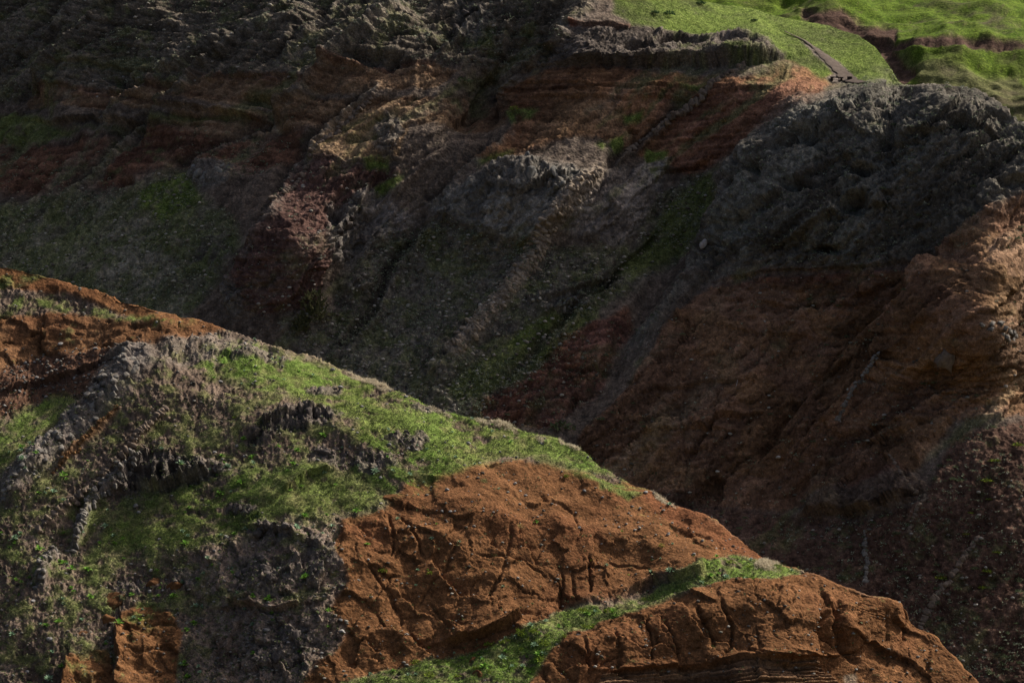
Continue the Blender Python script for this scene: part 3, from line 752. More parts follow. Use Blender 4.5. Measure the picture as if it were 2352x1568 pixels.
for q, k in [([(320, 455), (430, 416), (475, 470), (400, 520), (330, 500)], .7), ([(0, 270), (90, 288), (210, 320), (60, 352), (-200, 360)], .55), ([(160, 315), (420, 320), (640, 280), (420, 335)], .45), ([(1360, 345), (1420, 320), (1425, 345), (1385, 362)], 1.), ([(1475, 345), (1530, 342), (1515, 370), (1478, 372)], 1.),
             ([(1170, 288), (1235, 280), (1225, 300), (1180, 306)], .9), ([(870, 432), (945, 415), (930, 450), (880, 450)], .8), ([(1415, 275), (1460, 262), (1455, 280), (1420, 292)], .9), ([(1050, 95), (1140, 85), (1130, 130), (1060, 125)], .45),
             ([(1560, 212), (1630, 205), (1600, 222)], .8), ([(840, 388), (910, 385), (905, 402), (850, 402)], .8), ([(1100, 390), (1180, 365), (1170, 385), (1110, 405)], .6), ([(1640, 150), (1780, 150), (1700, 165)], .8), ([(1480, 388), (1505, 388), (1500, 412), (1480, 410)], .7),
             ([(110, 225), (350, 160), (480, 185), (300, 195)], .3), ([(1210, 730), (1330, 720), (1240, 800), (1150, 800)], .3), ([(330, 700), (430, 690), (420, 740), (340, 740)], .25)]:
    m = B.zone(q, 9, 1.2) * sstep(-.5, .0, patch) * k
    bright = np.maximum(bright, np.clip(m * 1.35, 0, 1))
g = np.maximum(g, bright)
g = np.maximum(g, cov * sstep(-.1, .35, patch) * .5)
B.grass = g
gt = v01(patch2 + .8 * n_hi, -.5, .5)
lush = np.clip(bright * .7 + .06 * z_tal + .1 * z_oliv + z_top * np.clip(.6 + 1.9 * patch2 + .5 * patch, .05, 1), 0, 1)
ol = np.array((.055, .07, .026), np.float32) + (np.array((.125, .142, .066), np.float32) - np.array((.055, .07, .026), np.float32)) * gt[..., None]
gr = np.array((.072, .115, .024), np.float32) + (np.array((.135, .178, .052), np.float32) - np.array((.072, .115, .024), np.float32)) * gt[..., None]
gc = ol + (gr - ol) * lush[..., None]
B.col += (gc - B.col) * g[..., None]
# relief
B.disp -= cov * .45
B.disp += (1 - z_top) * (.16 * n_hi + .3 * rill + .10 * S2 + .12 * S3)
B.disp += .7 * fbm(x * .07, y * .07, z * .07 + 3, 3, .5)
rocky = np.clip(z_up + z_spur + z_crag2 + z_tlav, 0, 1)
B.disp += z_up * (.5 * brk + .3 * rill + .35 * np.clip(str_b * 1.5, -1, 1))
ribm = sstep(1500, 1150, B.u) * sstep(640, 420, B.v)
B.disp += ribm * (1.5 * ribs + .8 * rill)
z_sps = B.zone([(1830, 262), (1900, 246), (2000, 200), (2180, 180), (2351, 250), (2640, 400), (2640, 470), (2351, 455), (2240, 520), (2120, 600), (1950, 612), (1700, 622), (1590, 660), (1560, 720), (1500, 800), (1470, 780), (1620, 560), (1690, 430), (1760, 320)], 40, 1.3)
B.disp += z_sps * (1.5 * slab + .9 * brk + .8 * rill)
B.disp += (z_tlav + z_crag2) * (.3 * flute + .8 * brk)
B.disp += z_crag * (1.0 * slab + .9 * brk)
soft = np.clip(z_band + z_tc + z_patch + z_brown + z_mar + z_tlr + z_redg + z_rblk, 0, 1)
B.disp += soft * (.22 * np.clip(str_b * 1.4, -1, 1) * v01(n_lo + .5 * n_md, -.3, .3) + .22 * n_md + .16 * n_hi)
B.disp += z_mar * (.10 * np.clip(str_b * 2.0, -1, 1) + .55 * brk)
f1, f2, hid = voronoi(B.wu * .016 + .4 * n_lo, B.wv * .024 + .4 * n_md, 5)
bb = sstep(.0, .2, f2 - f1)
ru = B.u * .85 + B.v * .45 + 30 * n_md + 40 * n_lo; rv = -B.u * .4 + B.v * .9 + 30 * fbm(x * .2 + 50, y * .2, z * .2, 4)
e1, e2, hid4 = voronoi(ru * .011, rv * .019, 21)
be = 1 - (1 - sstep(0, .12, e2 - e1)) * v01(patch, -.35, .2)
e3, e4, hid5 = voronoi(ru * .027 + 4, rv * .04, 31)
bf = 1 - (1 - sstep(0, .16, e4 - e3)) * v01(patch2, -.2, .2)
zw = np.clip(z_tlr + z_redg + z_tc * .4 + z_rblk, 0, 1)
B.disp += zw * ((be - 1) * .22 + 1.0 * S1 + .3 * S2 + .10 * S3 + (bf - 1) * .14 + .9 * slab)
B.col *= (1 + zw * (.55 * (HS1 - .5) + .45 * (HS2 - .5)) + (1 - z_top) * .35 * (HS3 - .5))[..., None]
B.col[..., 2] *= 1 - .10 * zw * (hid4 > .6)
B.disp += (z_tlr + z_redg + z_lit * .5) * v01(n_lo + .6 * n_md, -.3, .3) * ((bb - 1) * .14)
tl = np.clip(z_tal + z_talc + z_dark + z_oliv, 0, 1)
B.disp += tl * (.45 * n_md + .35 * n_hi)
craggy = sstep(-.05, .3, fbm(x * .055 + 3, y * .05, z * .055 + 31, 4, .6)) * z_talc * (1 - z_oliv)
B.disp += craggy * (1.0 * brk + .5)
B.paint(craggy * .6 * (1 - B.grass * .6), (.05, .042, .035), (.17, .15, .125), v01(n_hi + .5 * (HS2 - .5), -.5, .5))
B.disp += (z_talc * (1 - z_oliv)) * .15 * clink
B.disp += z_top * (.35 * n_md + .05 * n_hi)
hol = sstep(.22, .5, fbm(diag * .16 + .5 * n_lo, y * .05, along * .055 + 5, 3))
B.disp -= z_spur * hol * 3.0
for pl, amp, fall in [([(350, -20), (290, 60), (230, 120), (180, 170), (95, 240)], 5.5, 120), ([(720, 20), (560, 140), (480, 230), (400, 300), (350, 355)], 4.0, 80), ([(930, 20), (850, 120), (740, 210), (690, 280), (640, 320)], 5.0, 100),
                      ([(1190, 40), (1140, 160), (1090, 240), (1040, 300)], -1.8, 60), ([(1290, 70), (1240, 160), (1160, 250), (1140, 300)], 2.2, 90), ([(560, 90), (460, 180), (330, 260), (270, 310)], 2.6, 50),
                      ([(60, 226), (100, 243), (330, 243), (480, 234)], .9, 40), ([(540, 222), (680, 204), (830, 196), (1000, 172)], .9, 40), ([(90, 300), (330, 312), (480, 296), (640, 300)], 1.5, 40), ([(100, 200), (300, 190), (480, 195)], 1.0, 25),
                      ([(1265, 175), (1400, 162), (1560, 166), (1700, 160), (1810, 138)], 2.8, 60), ([(1290, 73), (1380, 70), (1440, 78)], .9, 20), ([(1640, 660), (1760, 632), (1950, 618), (2090, 606), (2150, 570)], .7, 40),
                      ([(1850, 1198), (1990, 1188), (2115, 1145)], 1.8, 60), ([(2170, 570), (2010, 760), (1860, 930), (1740, 1085)], 3.0, 180), ([(2240, 730), (2080, 870), (1950, 1000), (1850, 1080)], 1.0, 40), ([(1750, 300), (1690, 420), (1620, 560), (1570, 680), (1490, 800)], 2.4, 90),
                      ([(880, 400), (830, 470), (770, 560), (730, 690)], -1.6, 50), ([(640, 460), (575, 560), (530, 660), (520, 720)], 2.0, 80), ([(1520, 520), (1430, 600), (1380, 660), (1250, 720)], -1.2, 40), ([(1300, 720), (1240, 690), (1330, 660), (1400, 630)], 1.0, 25),
                      ([(1880, 262), (2000, 330), (2120, 340)], .9, 35), ([(1700, 520), (1850, 420), (1990, 360)], 1.3, 50), ([(1760, 600), (1900, 500), (2080, 480)], 1.4, 50), ([(2080, 330), (2200, 300), (2320, 330)], 1.3, 45), ([(700, 390), (800, 395), (950, 385)], .8, 25),
                      ([(1200, 215), (1350, 222), (1500, 215), (1700, 215)], .8, 14), ([(1200, 255), (1400, 245), (1600, 235), (1800, 205)], .8, 14), ([(1250, 235), (1450, 232), (1650, 222)], .6, 9), ([(1500, 395), (1600, 385), (1660, 350)], 1.2, 30),
                      ([(1690, 480), (1640, 640), (1560, 740)], -.9, 40), ([(1560, 1040), (1650, 1030)], .6, 20), ([(1640, 760), (1800, 790), (1920, 780)], .7, 22), ([(1500, 900), (1640, 880), (1760, 890)], .7, 22), ([(1450, 1010), (1600, 985), (1720, 1000)], .7, 22),
                      ([(1650, 700), (1850, 720), (1980, 700)], .6, 20), ([(2250, 640), (2120, 760), (1990, 900), (1880, 1010), (1800, 1120)], 1.2, 60), ([(2200, 880), (2080, 990), (1960, 1080)], .9, 40), ([(1900, 660), (1780, 800), (1660, 960), (1600, 1060)], .9, 60), ([(2140, 660), (2220, 640)], .5, 15), ([(2120, 760), (2230, 720)], .5, 18), ([(1790, 1165), (1930, 1090), (2080, 1020), (2180, 960)], .9, 30)]:
    B.step(pl, amp, fall, 3.0, 1.0)
for pl, w, d in [([(1130, 180), (1090, 250), (1050, 310)], 26, 2.2), ([(1640, 420), (1560, 560), (1480, 690), (1410, 840), (1300, 1000)], 26, 2.0), ([(2130, 640), (2000, 755), (1850, 915), (1740, 1065)], 16, 1.8), ([(900, 430), (840, 520), (800, 620), (770, 720)], 20, 1.8),
                 ([(690, 220), (660, 290), (600, 330)], 10, 1.5), ([(1735, 920), (1725, 1050)], 5, .8), ([(1660, 900), (1640, 1040)], 4, .8), ([(1570, 960), (1590, 1110)], 4, .8), ([(2010, 800), (2060, 880)], 4, .5), ([(2180, 620), (2200, 560)], 4, .4)]:
    B.groove(pl, w, d * (1 if w > 8 else .6), 1.2)
for (u0, v0, ru, rv, dd) in [(1975, 400, 26, 14, 1.8), (2190, 300, 20, 12, 1.6), (2145, 590, 22, 9, 2.0), (1960, 480, 40, 20, 2.2), (1830, 440, 34, 12, 1.8), (1905, 575, 24, 10, 1.6), (2280, 275, 26, 9, 1.4), (290, 437, 16, 9, 2.0), (2020, 260, 14, 8, 1.2), (1760, 410, 12, 18, 1.2), (1720, 390, 9, 12, 1.), (1880, 330, 10, 8, 1.), (2320, 430, 30, 14, 1.2), (770, 498, 18, 14, 1.6), (1440, 305, 14, 6, .8), (1555, 105, 60, 16, 1.4), (1690, 115, 40, 14, 1.4), (340, 220, 60, 12, 1.4), (620, 260, 40, 12, 1.2), (870, 180, 60, 12, 1.2), (1460, 125, 40, 18, 1.2)]:
    q = ((B.wu - u0) / ru) ** 2 + ((B.wv - v0) / rv) ** 2
    B.disp -= (dd * 1.9 * np.exp(-q * q)).astype(np.float32)
near_top = sstep(4, 60, B.v - B.cv[None])
B.disp *= 1 - (1 - near_top) * .8 * (B.u > 1990)
fine = ridged(x * 1.1 - z * .5, y * .8, z * .6 + x * .5, 3, .6)
B.disp += (z_spur + z_up * .8 + z_crag + z_crag2 * .8 + z_tlav) .clip(0, 1) * (.32 * fine + .2 * n_hi)
lich = sstep(0, .4, .5 * slab + .3 * n_md + 1.0 * (HS1 - .5) + .8 * (HS2 - .5) + .3 * fine) * z_spur * (.25 + .75 * sstep(2150, 1850, B.u))
B.paint(lich * .9, (.085, .08, .065), (.21, .198, .165), v01(n_hi))
cgs = np.zeros_like(x)
for lab, u, v, ru, rv, n, sz in CRAGS_B:
    q = ((B.wu - u) / (ru * 1.15)) ** 2 + ((B.wv - v) / (rv * 1.2)) ** 2 + 1.2 * patch
    cgs = np.maximum(cgs, sstep(1.25, .55, q))
B.disp += cgs * (.2 + .9 * brk)
B.paint(cgs * .8, (.05, .043, .037), (.17, .152, .13), v01(n_hi + .5 * clink, -.5, .6))
B.grass *= 1 - .8 * cgs
for pl, w, h in [([(350, -20), (290, 60), (230, 120), (180, 170), (95, 240)], 9, 1.6), ([(720, 20), (560, 140), (480, 230), (400, 300), (350, 355)], 7, 1.3), ([(930, 20), (850, 120), (740, 210), (690, 280), (640, 320)], 8, 1.5), ([(560, 90), (460, 180), (330, 260), (270, 310)], 6, 1.0), ([(1290, 70), (1240, 160), (1160, 250)], 8, 1.2), ([(1100, 30), (1040, 100), (1000, 150)], 8, 1.2), ([(820, 0), (700, 110), (640, 190)], 6, 1.0), ([(870, 235), (800, 300), (700, 400), (620, 520), (570, 600)], 6, .9), ([(480, 230), (330, 330), (200, 440), (80, 520)], 6, .9), ([(690, 280), (560, 350), (430, 420)], 6, .8), ([(1560, 265), (1480, 320), (1390, 395)], 7, 1.0), ([(200, 0), (90, 110), (0, 190)], 7, 1.2), ([(1180, 330), (1080, 400), (1000, 470)], 7, .9), ([(1010, 500), (930, 590), (880, 700), (800, 780)], 9, 1.0), ([(1440, 620), (1350, 680), (1300, 760), (1190, 850)], 9, .8)]:
    B.groove(pl, w, -h, 1.8)
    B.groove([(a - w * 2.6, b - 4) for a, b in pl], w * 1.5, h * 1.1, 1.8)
    box, d_, sd_, run_ = B.line(pl, w * 3 + 40, 1.8)
    m_ = np.zeros_like(B.grass); m_[box] = np.exp(-(d_ / w) ** 2)
    B.paint(m_ * .75 * v01(n_md + .4 * n_hi, -.4, .4), (.09, .08, .066), (.23, .208, .175), v01(n_hi))  # pale rib rock, its tone also standing in for lit edges
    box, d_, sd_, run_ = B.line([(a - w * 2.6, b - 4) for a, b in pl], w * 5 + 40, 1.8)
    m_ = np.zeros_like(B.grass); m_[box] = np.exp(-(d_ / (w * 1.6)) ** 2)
    B.paint(m_ * .75, (.022, .018, .015), (.06, .05, .04), v01(n_hi)); B.grass *= 1 - .6 * m_  # groove shade painted in as a dark strip beside each rib
pl, w = [(1372, 398), (1318, 458), (1262, 520), (1222, 600), (1160, 680), (1080, 765), (1045, 802)], 20
B.groove(pl, w, -1.3, .5)
box, d_, sd_, run_ = B.line(pl, w * 3, .5)
m_ = np.zeros_like(B.grass); m_[box] = np.exp(-(d_ / w) ** 4)
B.paint(m_ * .9, (.15, .115, .085), (.34, .275, .21), v01(n_hi + .5 * n_md, -.5, .5)); B.grass *= 1 - .9 * m_
B.disp += m_ * .6 * ridged(x * .5, y * .4, z * 1.1, 3)
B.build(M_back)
print('far cliff', round(time.time() - T0, 1))

# ================================================================== THE GREEN HILL BEHIND
CREST_C = [(1300, -160), (2900, -160)]
DEPTH_C = [(1300, 300, 480), (1300, -160, 560), (2100, 300, 440), (2100, 230, 450), (2100, 120, 466), (2080, 118, 472), (2351, 300, 436), (2351, 120, 464), (2351, -100, 540), (2000, -100, 548), (1900, 40, 492), (2100, 40, 500), (2351, 40, 498), (1800, 20, 505),
           (2700, 300, 432), (2700, -100, 540), (2700, 700, 400), (2351, 500, 412), (1900, 500, 440), (2000, 80, 482), (2030, 140, 474), (1800, 160, 470)]
D = Land('green_hill', 1400, 2760, 3.4, [(1300, 360), (2900, 600)], CREST_C, 190, DEPTH_C, 10, 3.0)
x, y, z = D.x, D.y, D.z
n_lo = fbm(x * .03, y * .03, z * .03, 4)
n_md = fbm(x * .14, y * .14, z * .14 + 4, 5, .6)
n_hi = fbm(x * .6, y * .6, z * .6 + 8, 4, .65)
patch = fbm(x * .16, y * .16, z * .3 + 70, 5, .65)
D.paint(np.ones_like(x), (.075, .055, .042), (.13, .10, .075), v01(n_md))
z_cut = np.maximum.reduce([D.zone([(1840, 20), (1880, 45), (1960, 55), (2010, 75), (2060, 115), (2090, 190), (2050, 300), (1980, 200), (1950, 120), (1860, 60)], 9, 1.8), D.zone([(2040, 116), (2120, 117), (2351, 121), (2760, 120), (2760, 130), (2351, 129), (2100, 130), (2050, 140)], 3, .7), D.zone([(1890, 40), (1930, 36), (1955, 50), (1900, 58)], 4, .8),
                           D.zone([(1985, 72), (2020, 66), (2060, 82), (2062, 110), (2030, 100)], 5, .8)])
z_bush = np.maximum(D.zone([(2070, 150), (2180, 160), (2280, 190), (2351, 250), (2351, 320), (2200, 230), (2080, 200)], 16, 2.2), D.zone([(2240, 170), (2330, 165), (2340, 230), (2270, 230)], 10, 1.5))
g = sstep(-.55, .05, patch + .15) * (1 - z_cut) * (1 - .55 * z_bush)
g = g * sstep(-.7, -.1, n_md + .8 * n_lo + .1)
D.grass = g
gt = v01(n_md + .7 * n_hi, -.5, .5)
gr = np.array((.045, .08, .010), np.float32) + (np.array((.09, .13, .022), np.float32) - np.array((.045, .08, .010), np.float32)) * gt[..., None]
gr = gr + (np.array((.05, .05, .024), np.float32) - gr) * (.85 * v01(fbm(x * .07 + 9, y * .07, z * .2, 4), .0, .4))[..., None]
D.col += (gr - D.col) * g[..., None]
D.paint(z_cut, (.055, .034, .026), (.09, .055, .042), v01(n_hi))
D.paint(sstep(.2, .45, fbm(x * .5, y * .5, z * .5 + 3, 4, .6)) * .6 * (1 - z_cut), (.05, .055, .02), (.09, .08, .045), v01(n_hi))
D.disp += 4.2 * fbm(x * .04, y * .04, z * .08 + 3, 4, .5) + .55 * n_md + .2 * n_hi
D.disp += 2.2 * ridged(x * .05 + z * .02, y * .03, z * .05, 3)
D.disp -= z_cut * .8
D.step([(2040, 126), (2120, 128), (2351, 128), (2760, 128)], .7, 20, 2, 1.2)
D.step([(1985, 96), (2030, 104), (2062, 112)], 1.1, 26, 3, 1.4)
D.step([(1890, 56), (1930, 56), (1960, 60)], .9, 20, 3, 1.4)
D.build(M_far)
print('green hill', round(time.time() - T0, 1))

# valley floor under everything
me = bpy.data.meshes.new('valley_ground')
gx = np.linspace(-3000, 3000, 61); gy = np.linspace(-1500, 6000, 76)
GX, GY = np.meshgrid(gx, gy)
GZ = -95 + 6 * fbm(GX * .004, GY * .004, GX * 0 + .5, 3)
idx = np.arange(GX.size).reshape(GX.shape)
me.from_pydata(np.stack([GX, GY, GZ], -1).reshape(-1, 3).tolist(), [], np.stack([idx[:-1, :-1], idx[:-1, 1:], idx[1:, 1:], idx[1:, :-1]], -1).reshape(-1, 4).tolist())
m_ground = vary_material('valley_earth', (.06, .07, .03), (.10, .07, .045), .05, .95, .3)
me.materials.append(m_ground)
o = bpy.data.objects.new('valley_ground', me); o['kind'] = 'structure'; C.objects.link(o)

# ================================================================== THINGS
def link(o, parent=None):
    C.objects.link(o)
    if parent is not None:
        o.parent = parent
    return o


def tag(o, label, cat, group=None):
    o['label'] = label; o['category'] = cat
    if group:
        o['group'] = group
    return o


def empty(name, loc, label, cat, group=None):
    o = bpy.data.objects.new(name, None)
    o.empty_display_size = .2
    o.location = loc
    return tag(link(o), label, cat, group)


def tri_mesh(name, verts, tris, mat, cols=None, smooth=False):
    me = bpy.data.meshes.new(name)
    verts = np.asarray(verts, np.float32).reshape(-1, 3); tris = np.asarray(tris, np.int32).reshape(-1, 3)
    me.vertices.add(len(verts)); me.vertices.foreach_set('co', verts.ravel())
    me.loops.add(tris.size); me.loops.foreach_set('vertex_index', tris.ravel())
    me.polygons.add(len(tris)); me.polygons.foreach_set('loop_start', np.arange(0, tris.size, 3, dtype=np.int32))
    if smooth:
        me.polygons.foreach_set('use_smooth', np.ones(len(tris), bool))
    if cols is not None:
        a = me.attributes.new('Col', 'FLOAT_COLOR', 'POINT')
        c = np.ones((len(verts), 4), np.float32); c[:, :3] = cols
        a.data.foreach_set('color', c.ravel())
    me.update(calc_edges=True)
    me.materials.append(mat)
    return me


def ico(sub=1):
    t = (1 + 5 ** .5) / 2
    v = [(-1, t, 0), (1, t, 0), (-1, -t, 0), (1, -t, 0), (0, -1, t), (0, 1, t), (0, -1, -t), (0, 1, -t), (t, 0, -1), (t, 0, 1), (-t, 0, -1), (-t, 0, 1)]
    f = [(0, 11, 5), (0, 5, 1), (0, 1, 7), (0, 7, 10), (0, 10, 11), (1, 5, 9), (5, 11, 4), (11, 10, 2), (10, 7, 6), (7, 1, 8), (3, 9, 4), (3, 4, 2), (3, 2, 6), (3, 6, 8), (3, 8, 9), (4, 9, 5), (2, 4, 11), (6, 2, 10), (8, 6, 7), (9, 8, 1)]
    v = [np.array(p) / np.linalg.norm(p) for p in v]
    for _ in range(sub):
        mid = {}; nf = []

        def mp(a, b):
            k = (min(a, b), max(a, b))
            if k not in mid:
                p = v[a] + v[b]; v.append(p / np.linalg.norm(p)); mid[k] = len(v) - 1
            return mid[k]
        for a, b, c in f:
            ab, bc, ca = mp(a, b), mp(b, c), mp(c, a)
            nf += [(a, ab, ca), (b, bc, ab), (c, ca, bc), (ab, bc, ca)]
        f = nf
    return np.array(v), np.array(f)


def rock_verts(seed, sub=2, chop=7, rough=.12):
    """a ball with flat faces broken off"""
    r = np.random.default_rng(seed)
    v, f = ico(sub)
    v = v.copy()
    for _ in range(chop):
        n = r.normal(size=3); n /= np.linalg.norm(n)
        d = r.uniform(.5, .85)
        h = v @ n - d
        v -= np.where(h > 0, h, 0)[:, None] * n
    w = v * (1 + rough * fbm(v[:, 0] * 1.7 + seed, v[:, 1] * 1.7, v[:, 2] * 1.7, 3)[:, None])
    return w, f


def block_verts(seed):
    """angular block with broken corners"""
    r = np.random.default_rng(seed)
    g = np.linspace(-1, 1, 4); idm = {}; v = []; f = []

    def vid(p):
        k = tuple(np.round(p, 3))
        if k not in idm:
            idm[k] = len(v); v.append(np.array(p, float))
        return idm[k]
    for ax in range(3):
        for sg in (-1, 1):
            for a in range(3):
                for b in range(3):
                    q = []
                    for da, db in ((0, 0), (1, 0), (1, 1), (0, 1)):
                        p = [0, 0, 0]; p[ax] = sg; p[(ax + 1) % 3] = g[a + da]; p[(ax + 2) % 3] = g[b + db]
                        q.append(vid(p))
                    if sg < 0:
                        q.reverse()
                    f += [(q[0], q[1], q[2]), (q[0], q[2], q[3])]
    v = np.array(v)
    for _ in range(6):
        n = r.normal(size=3); n /= np.linalg.norm(n); h = v @ n - r.uniform(.95, 1.25)
        v -= np.where(h > 0, h, 0)[:, None] * n
    v += r.normal(size=v.shape) * .09
    return v, np.array(f)


M_basalt = vary_material('basalt', (.085, .074, .064), (.23, .212, .19), 2.5, .9, .06)
M_basalt_b = vary_material('brown_basalt', (.10, .075, .058), (.20, .155, .12), 2.5, .92, .06)
M_crag = vary_material('crag_lava', (.052, .042, .038), (.125, .108, .098), 2.0, .95, .08)
M_tuffr = vary_material('tuff_boulder', (.075, .036, .017), (.165, .08, .036), 1.6, .95, .08)
M_orange = vary_material('orange_rock', (.10, .055, .028), (.19, .105, .05), 2.0, .95, .06)
M_pale = vary_material('pale_rock', (.34, .31, .31), (.55, .52, .52), 3.0, .9, .04)
M_stone = vary_material('loose_stone', (.11, .105, .10), (.27, .255, .245), 3.0, .9, .03)


def rocks(mat, seeds, **kw):
    out = []
    for s_ in seeds:
        v, f = rock_verts(s_, **kw)
        out.append(tri_mesh('stone', v, f, mat))
    return out


R_basalt = [tri_mesh('stone', *block_verts(k), M_basalt) for k in range(1, 8)]; R_basb = [tri_mesh('stone', *block_verts(k), M_basalt_b) for k in range(11, 18)]
R_tan = [tri_mesh('stone', *block_verts(k), vary_material('tan_basalt', (.17, .13, .095), (.36, .295, .225), 1.5, .92, .08)) for k in range(81, 86)]
R_crag = rocks(M_crag, range(21, 29), sub=2, chop=10, rough=.55)
R_tuff = rocks(M_tuffr, range(31, 36), sub=3, chop=5, rough=.16)
R_orange = [tri_mesh('stone', *block_verts(k), M_orange) for k in range(41, 45)]
R_stone = rocks(M_stone, range(51, 57), sub=1, chop=8)
R_pale = rocks(M_pale, range(61, 63), sub=2, chop=6, rough=.25)


def put(mesh, name, loc, scale, rot, parent=None):
    o = bpy.data.objects.new(name, mesh)
    if parent is not None:
        loc = Vector(loc) - parent.location
    o.location = loc; o.scale = scale; o.rotation_euler = rot
    return link(o, parent)


def aligned(n, yaw):
    q = Vector(n).to_track_quat('Z', 'Y')
    return (q @ Quaternion((0, 0, 1), yaw)).to_euler()


# ---- rock dykes: walls of stacked stones running down the slopes
def dike(land, name, label, line, width, meshes, step, flat=.55, lift=.35, group='rock dykes', across=1):
    pl = np.array(line, float)
    seg = np.hypot(*(pl[1:] - pl[:-1]).T); acc = np.r_[0, np.cumsum(seg)]
    base, _ = land.at(*pl[-1])
    root = empty(name, base, label, 'rock dyke', group)
    k = 0; s_ = 0.0
    while s_ < acc[-1]:
        u = np.interp(s_, acc, pl[:, 0]); v = np.interp(s_, acc, pl[:, 1])
        i = min(np.searchsorted(acc, s_, 'right') - 1, len(seg) - 1)
        t = (pl[i + 1] - pl[i]) / seg[i]; nrm = np.array([-t[1], t[0]])
        w = width * random.uniform(.75, 1.2) * (.6 + .4 * math.sin(min(1, (s_ + 8) / 60) * math.pi / 2))
        for j in range(across):
            if across > 1 and random.random() < .45:
                continue
            off = (j - (across - 1) / 2) * w / across + random.uniform(-.12, .12) * w
            uu, vv = u + nrm[0] * off, v + nrm[1] * off
            p, n = land.at(uu, vv)
            pxm = p.y * SC
            a = land.at(uu + nrm[0] * w * .5 / across, vv + nrm[1] * w * .5 / across)[0]; b = land.at(uu - nrm[0] * w * .5 / across, vv - nrm[1] * w * .5 / across)[0]
            ax = (a - b).normalized()
            zz = Vector((0, -.75, .45)).normalized()
            yy = zz.cross(ax).normalized(); zz = ax.cross(yy).normalized()
            R = Matrix((ax, yy, zz)).transposed().to_euler()
            R.x += random.uniform(-.45, .45); R.y += random.uniform(-.4, .4); R.z += random.uniform(-.45, .45)
            hw = w * pxm / across * .55
            hl = step * pxm * random.uniform(.5, .75)
            put(random.choice(meshes), 'stone', p + Vector((0, -1, .35)) * (lift * hw * random.uniform(-.7, .25)), (hw * random.uniform(.7, 1.15), hl, hw * flat * random.uniform(.7, 1.2)), R, root)
            k += 1
        s_ += step * random.uniform(.8, 1.15)
    return root


dike(A, 'rock_dyke', 'pale grey basalt dyke running down the grassy slope below the hollowed outcrop', [(322, 1052), (296, 1070), (262, 1105), (238, 1130), (214, 1150), (192, 1190), (176, 1222), (160, 1262)], 29, R_basalt, 6, .8, .5, across=2)
dike(A, 'rock_dyke', 'short broken grey dyke stump at the foot of the left slope', [(122, 1270), (104, 1300), (92, 1345)], 30, R_basalt, 8, .9, .5, across=2)
dike(A, 'rock_dyke', 'brown jointed dyke in the middle of the left slope', [(378, 938), (348, 975), (318, 1005), (296, 1040), (268, 1066), (240, 1096), (212, 1128), (170, 1160), (120, 1195), (86, 1225)], 18, R_basb, 9, .7, .4)
dike(A, 'rock_dyke', 'broad blocky grey dyke ridge at the left edge of the near hill', [(330, 812), (290, 850), (250, 895), (220, 930), (190, 968), (150, 1005), (110, 1040), (64, 1085), (20, 1125), (-20, 1155)], 46, R_basalt, 10, .7, .3, across=4)
dike(A, 'rock_dyke', 'thin rusty orange dyke beside the broad grey one', [(268, 935), (240, 965), (212, 1000), (180, 1040), (140, 1072), (118, 1090)], 8, R_orange, 6, .7, .1)
dike(B, 'rock_dyke', 'tall columnar pale brown dyke crossing the shaded middle of the far cliff', [(1372, 398), (1345, 430), (1318, 458), (1292, 490), (1262, 520), (1240, 560), (1222, 600), (1196, 636), (1160, 680), (1120, 722), (1080, 765), (1045, 802)], 44, R_tan, 5, .45, .5, across=3)
dike(B, 'rock_dyke', 'narrow straight dyke on the dark slope at the lower right', [(2246, 1236), (2228, 1262), (2206, 1296), (2186, 1330), (2162, 1358), (2138, 1392), (2122, 1420), (2110, 1450)], 15, R_basb, 9, .6, .4)
dike(B, 'rock_dyke', 'thin upright grey dyke just above the tuff nose', [(1990, 1226), (1986, 1262), (1992, 1300), (1986, 1340)], 10, R_basalt, 9, .8, .4)
dike(B, 'rock_dyke', 'thin dark dyke descending through the ochre bands of the far cliff', [(872, 240), (830, 282), (790, 318), (752, 358), (716, 398), (660, 470), (610, 520)], 13, R_basb, 8, .6, .4)
dike(B, 'rock_dyke', 'pale knobbly dyke below the grassy ridge near the footpath', [(1706, 150), (1684, 164), (1660, 178), (1646, 200), (1612, 226), (1560, 262), (1520, 292), (1480, 318), (1440, 344)], 17, R_basb, 9, .8, .5)
dike(B, 'rock_dyke', 'curving pale dyke beside the red block on the right slope', [(2060, 1075), (2080, 1110), (2100, 1140), (2130, 1150), (2112, 1172), (2096, 1200), (2090, 1235)], 9, R_basb, 8, .7, .4)
dike(B, 'rock_dyke', 'dark thin dyke high on the brown tuff wall at the right', [(2066, 820), (2046, 850), (2022, 884), (1996, 910), (1966, 950), (1930, 1000)], 9, R_basalt, 8, .7, .4)
dike(B, 'rock_dyke', 'blocky grey dyke at the sunlit right edge of the far cliff', [(2250, 752), (2280, 762), (2310, 775), (2345, 785), (2380, 790)], 26, R_basalt, 9, .8, .4, across=2)


# ---- crags: clusters of broken lava standing out of the turf
def crag(land, label, u, v, ru, rv, n, meshes, size, group='lava outcrops', name='lava_outcrop'):
    base, bn = land.at(u, v)
    root = empty(name, base, label, 'outcrop', group)
    for k in range(max(5, int(n * .55))):
        a = random.uniform(0, 2 * math.pi); rr = math.sqrt(random.random())
        uu, vv = u + ru * rr * math.cos(a), v + rv * rr * math.sin(a)
        p, nn = land.at(uu, vv)
        s_ = size * p.y * SC * random.uniform(.4, 1.15) * (1.15 - .5 * rr)
        put(random.choice(meshes), 'rock', p - nn * s_ * .5, (s_ * random.uniform(.8, 1.3), s_ * random.uniform(.6, 1), s_ * random.uniform(.7, 1.4)), (random.uniform(-.5, .5), random.uniform(-.7, .7), random.uniform(0, 6.28)), root)
    return root


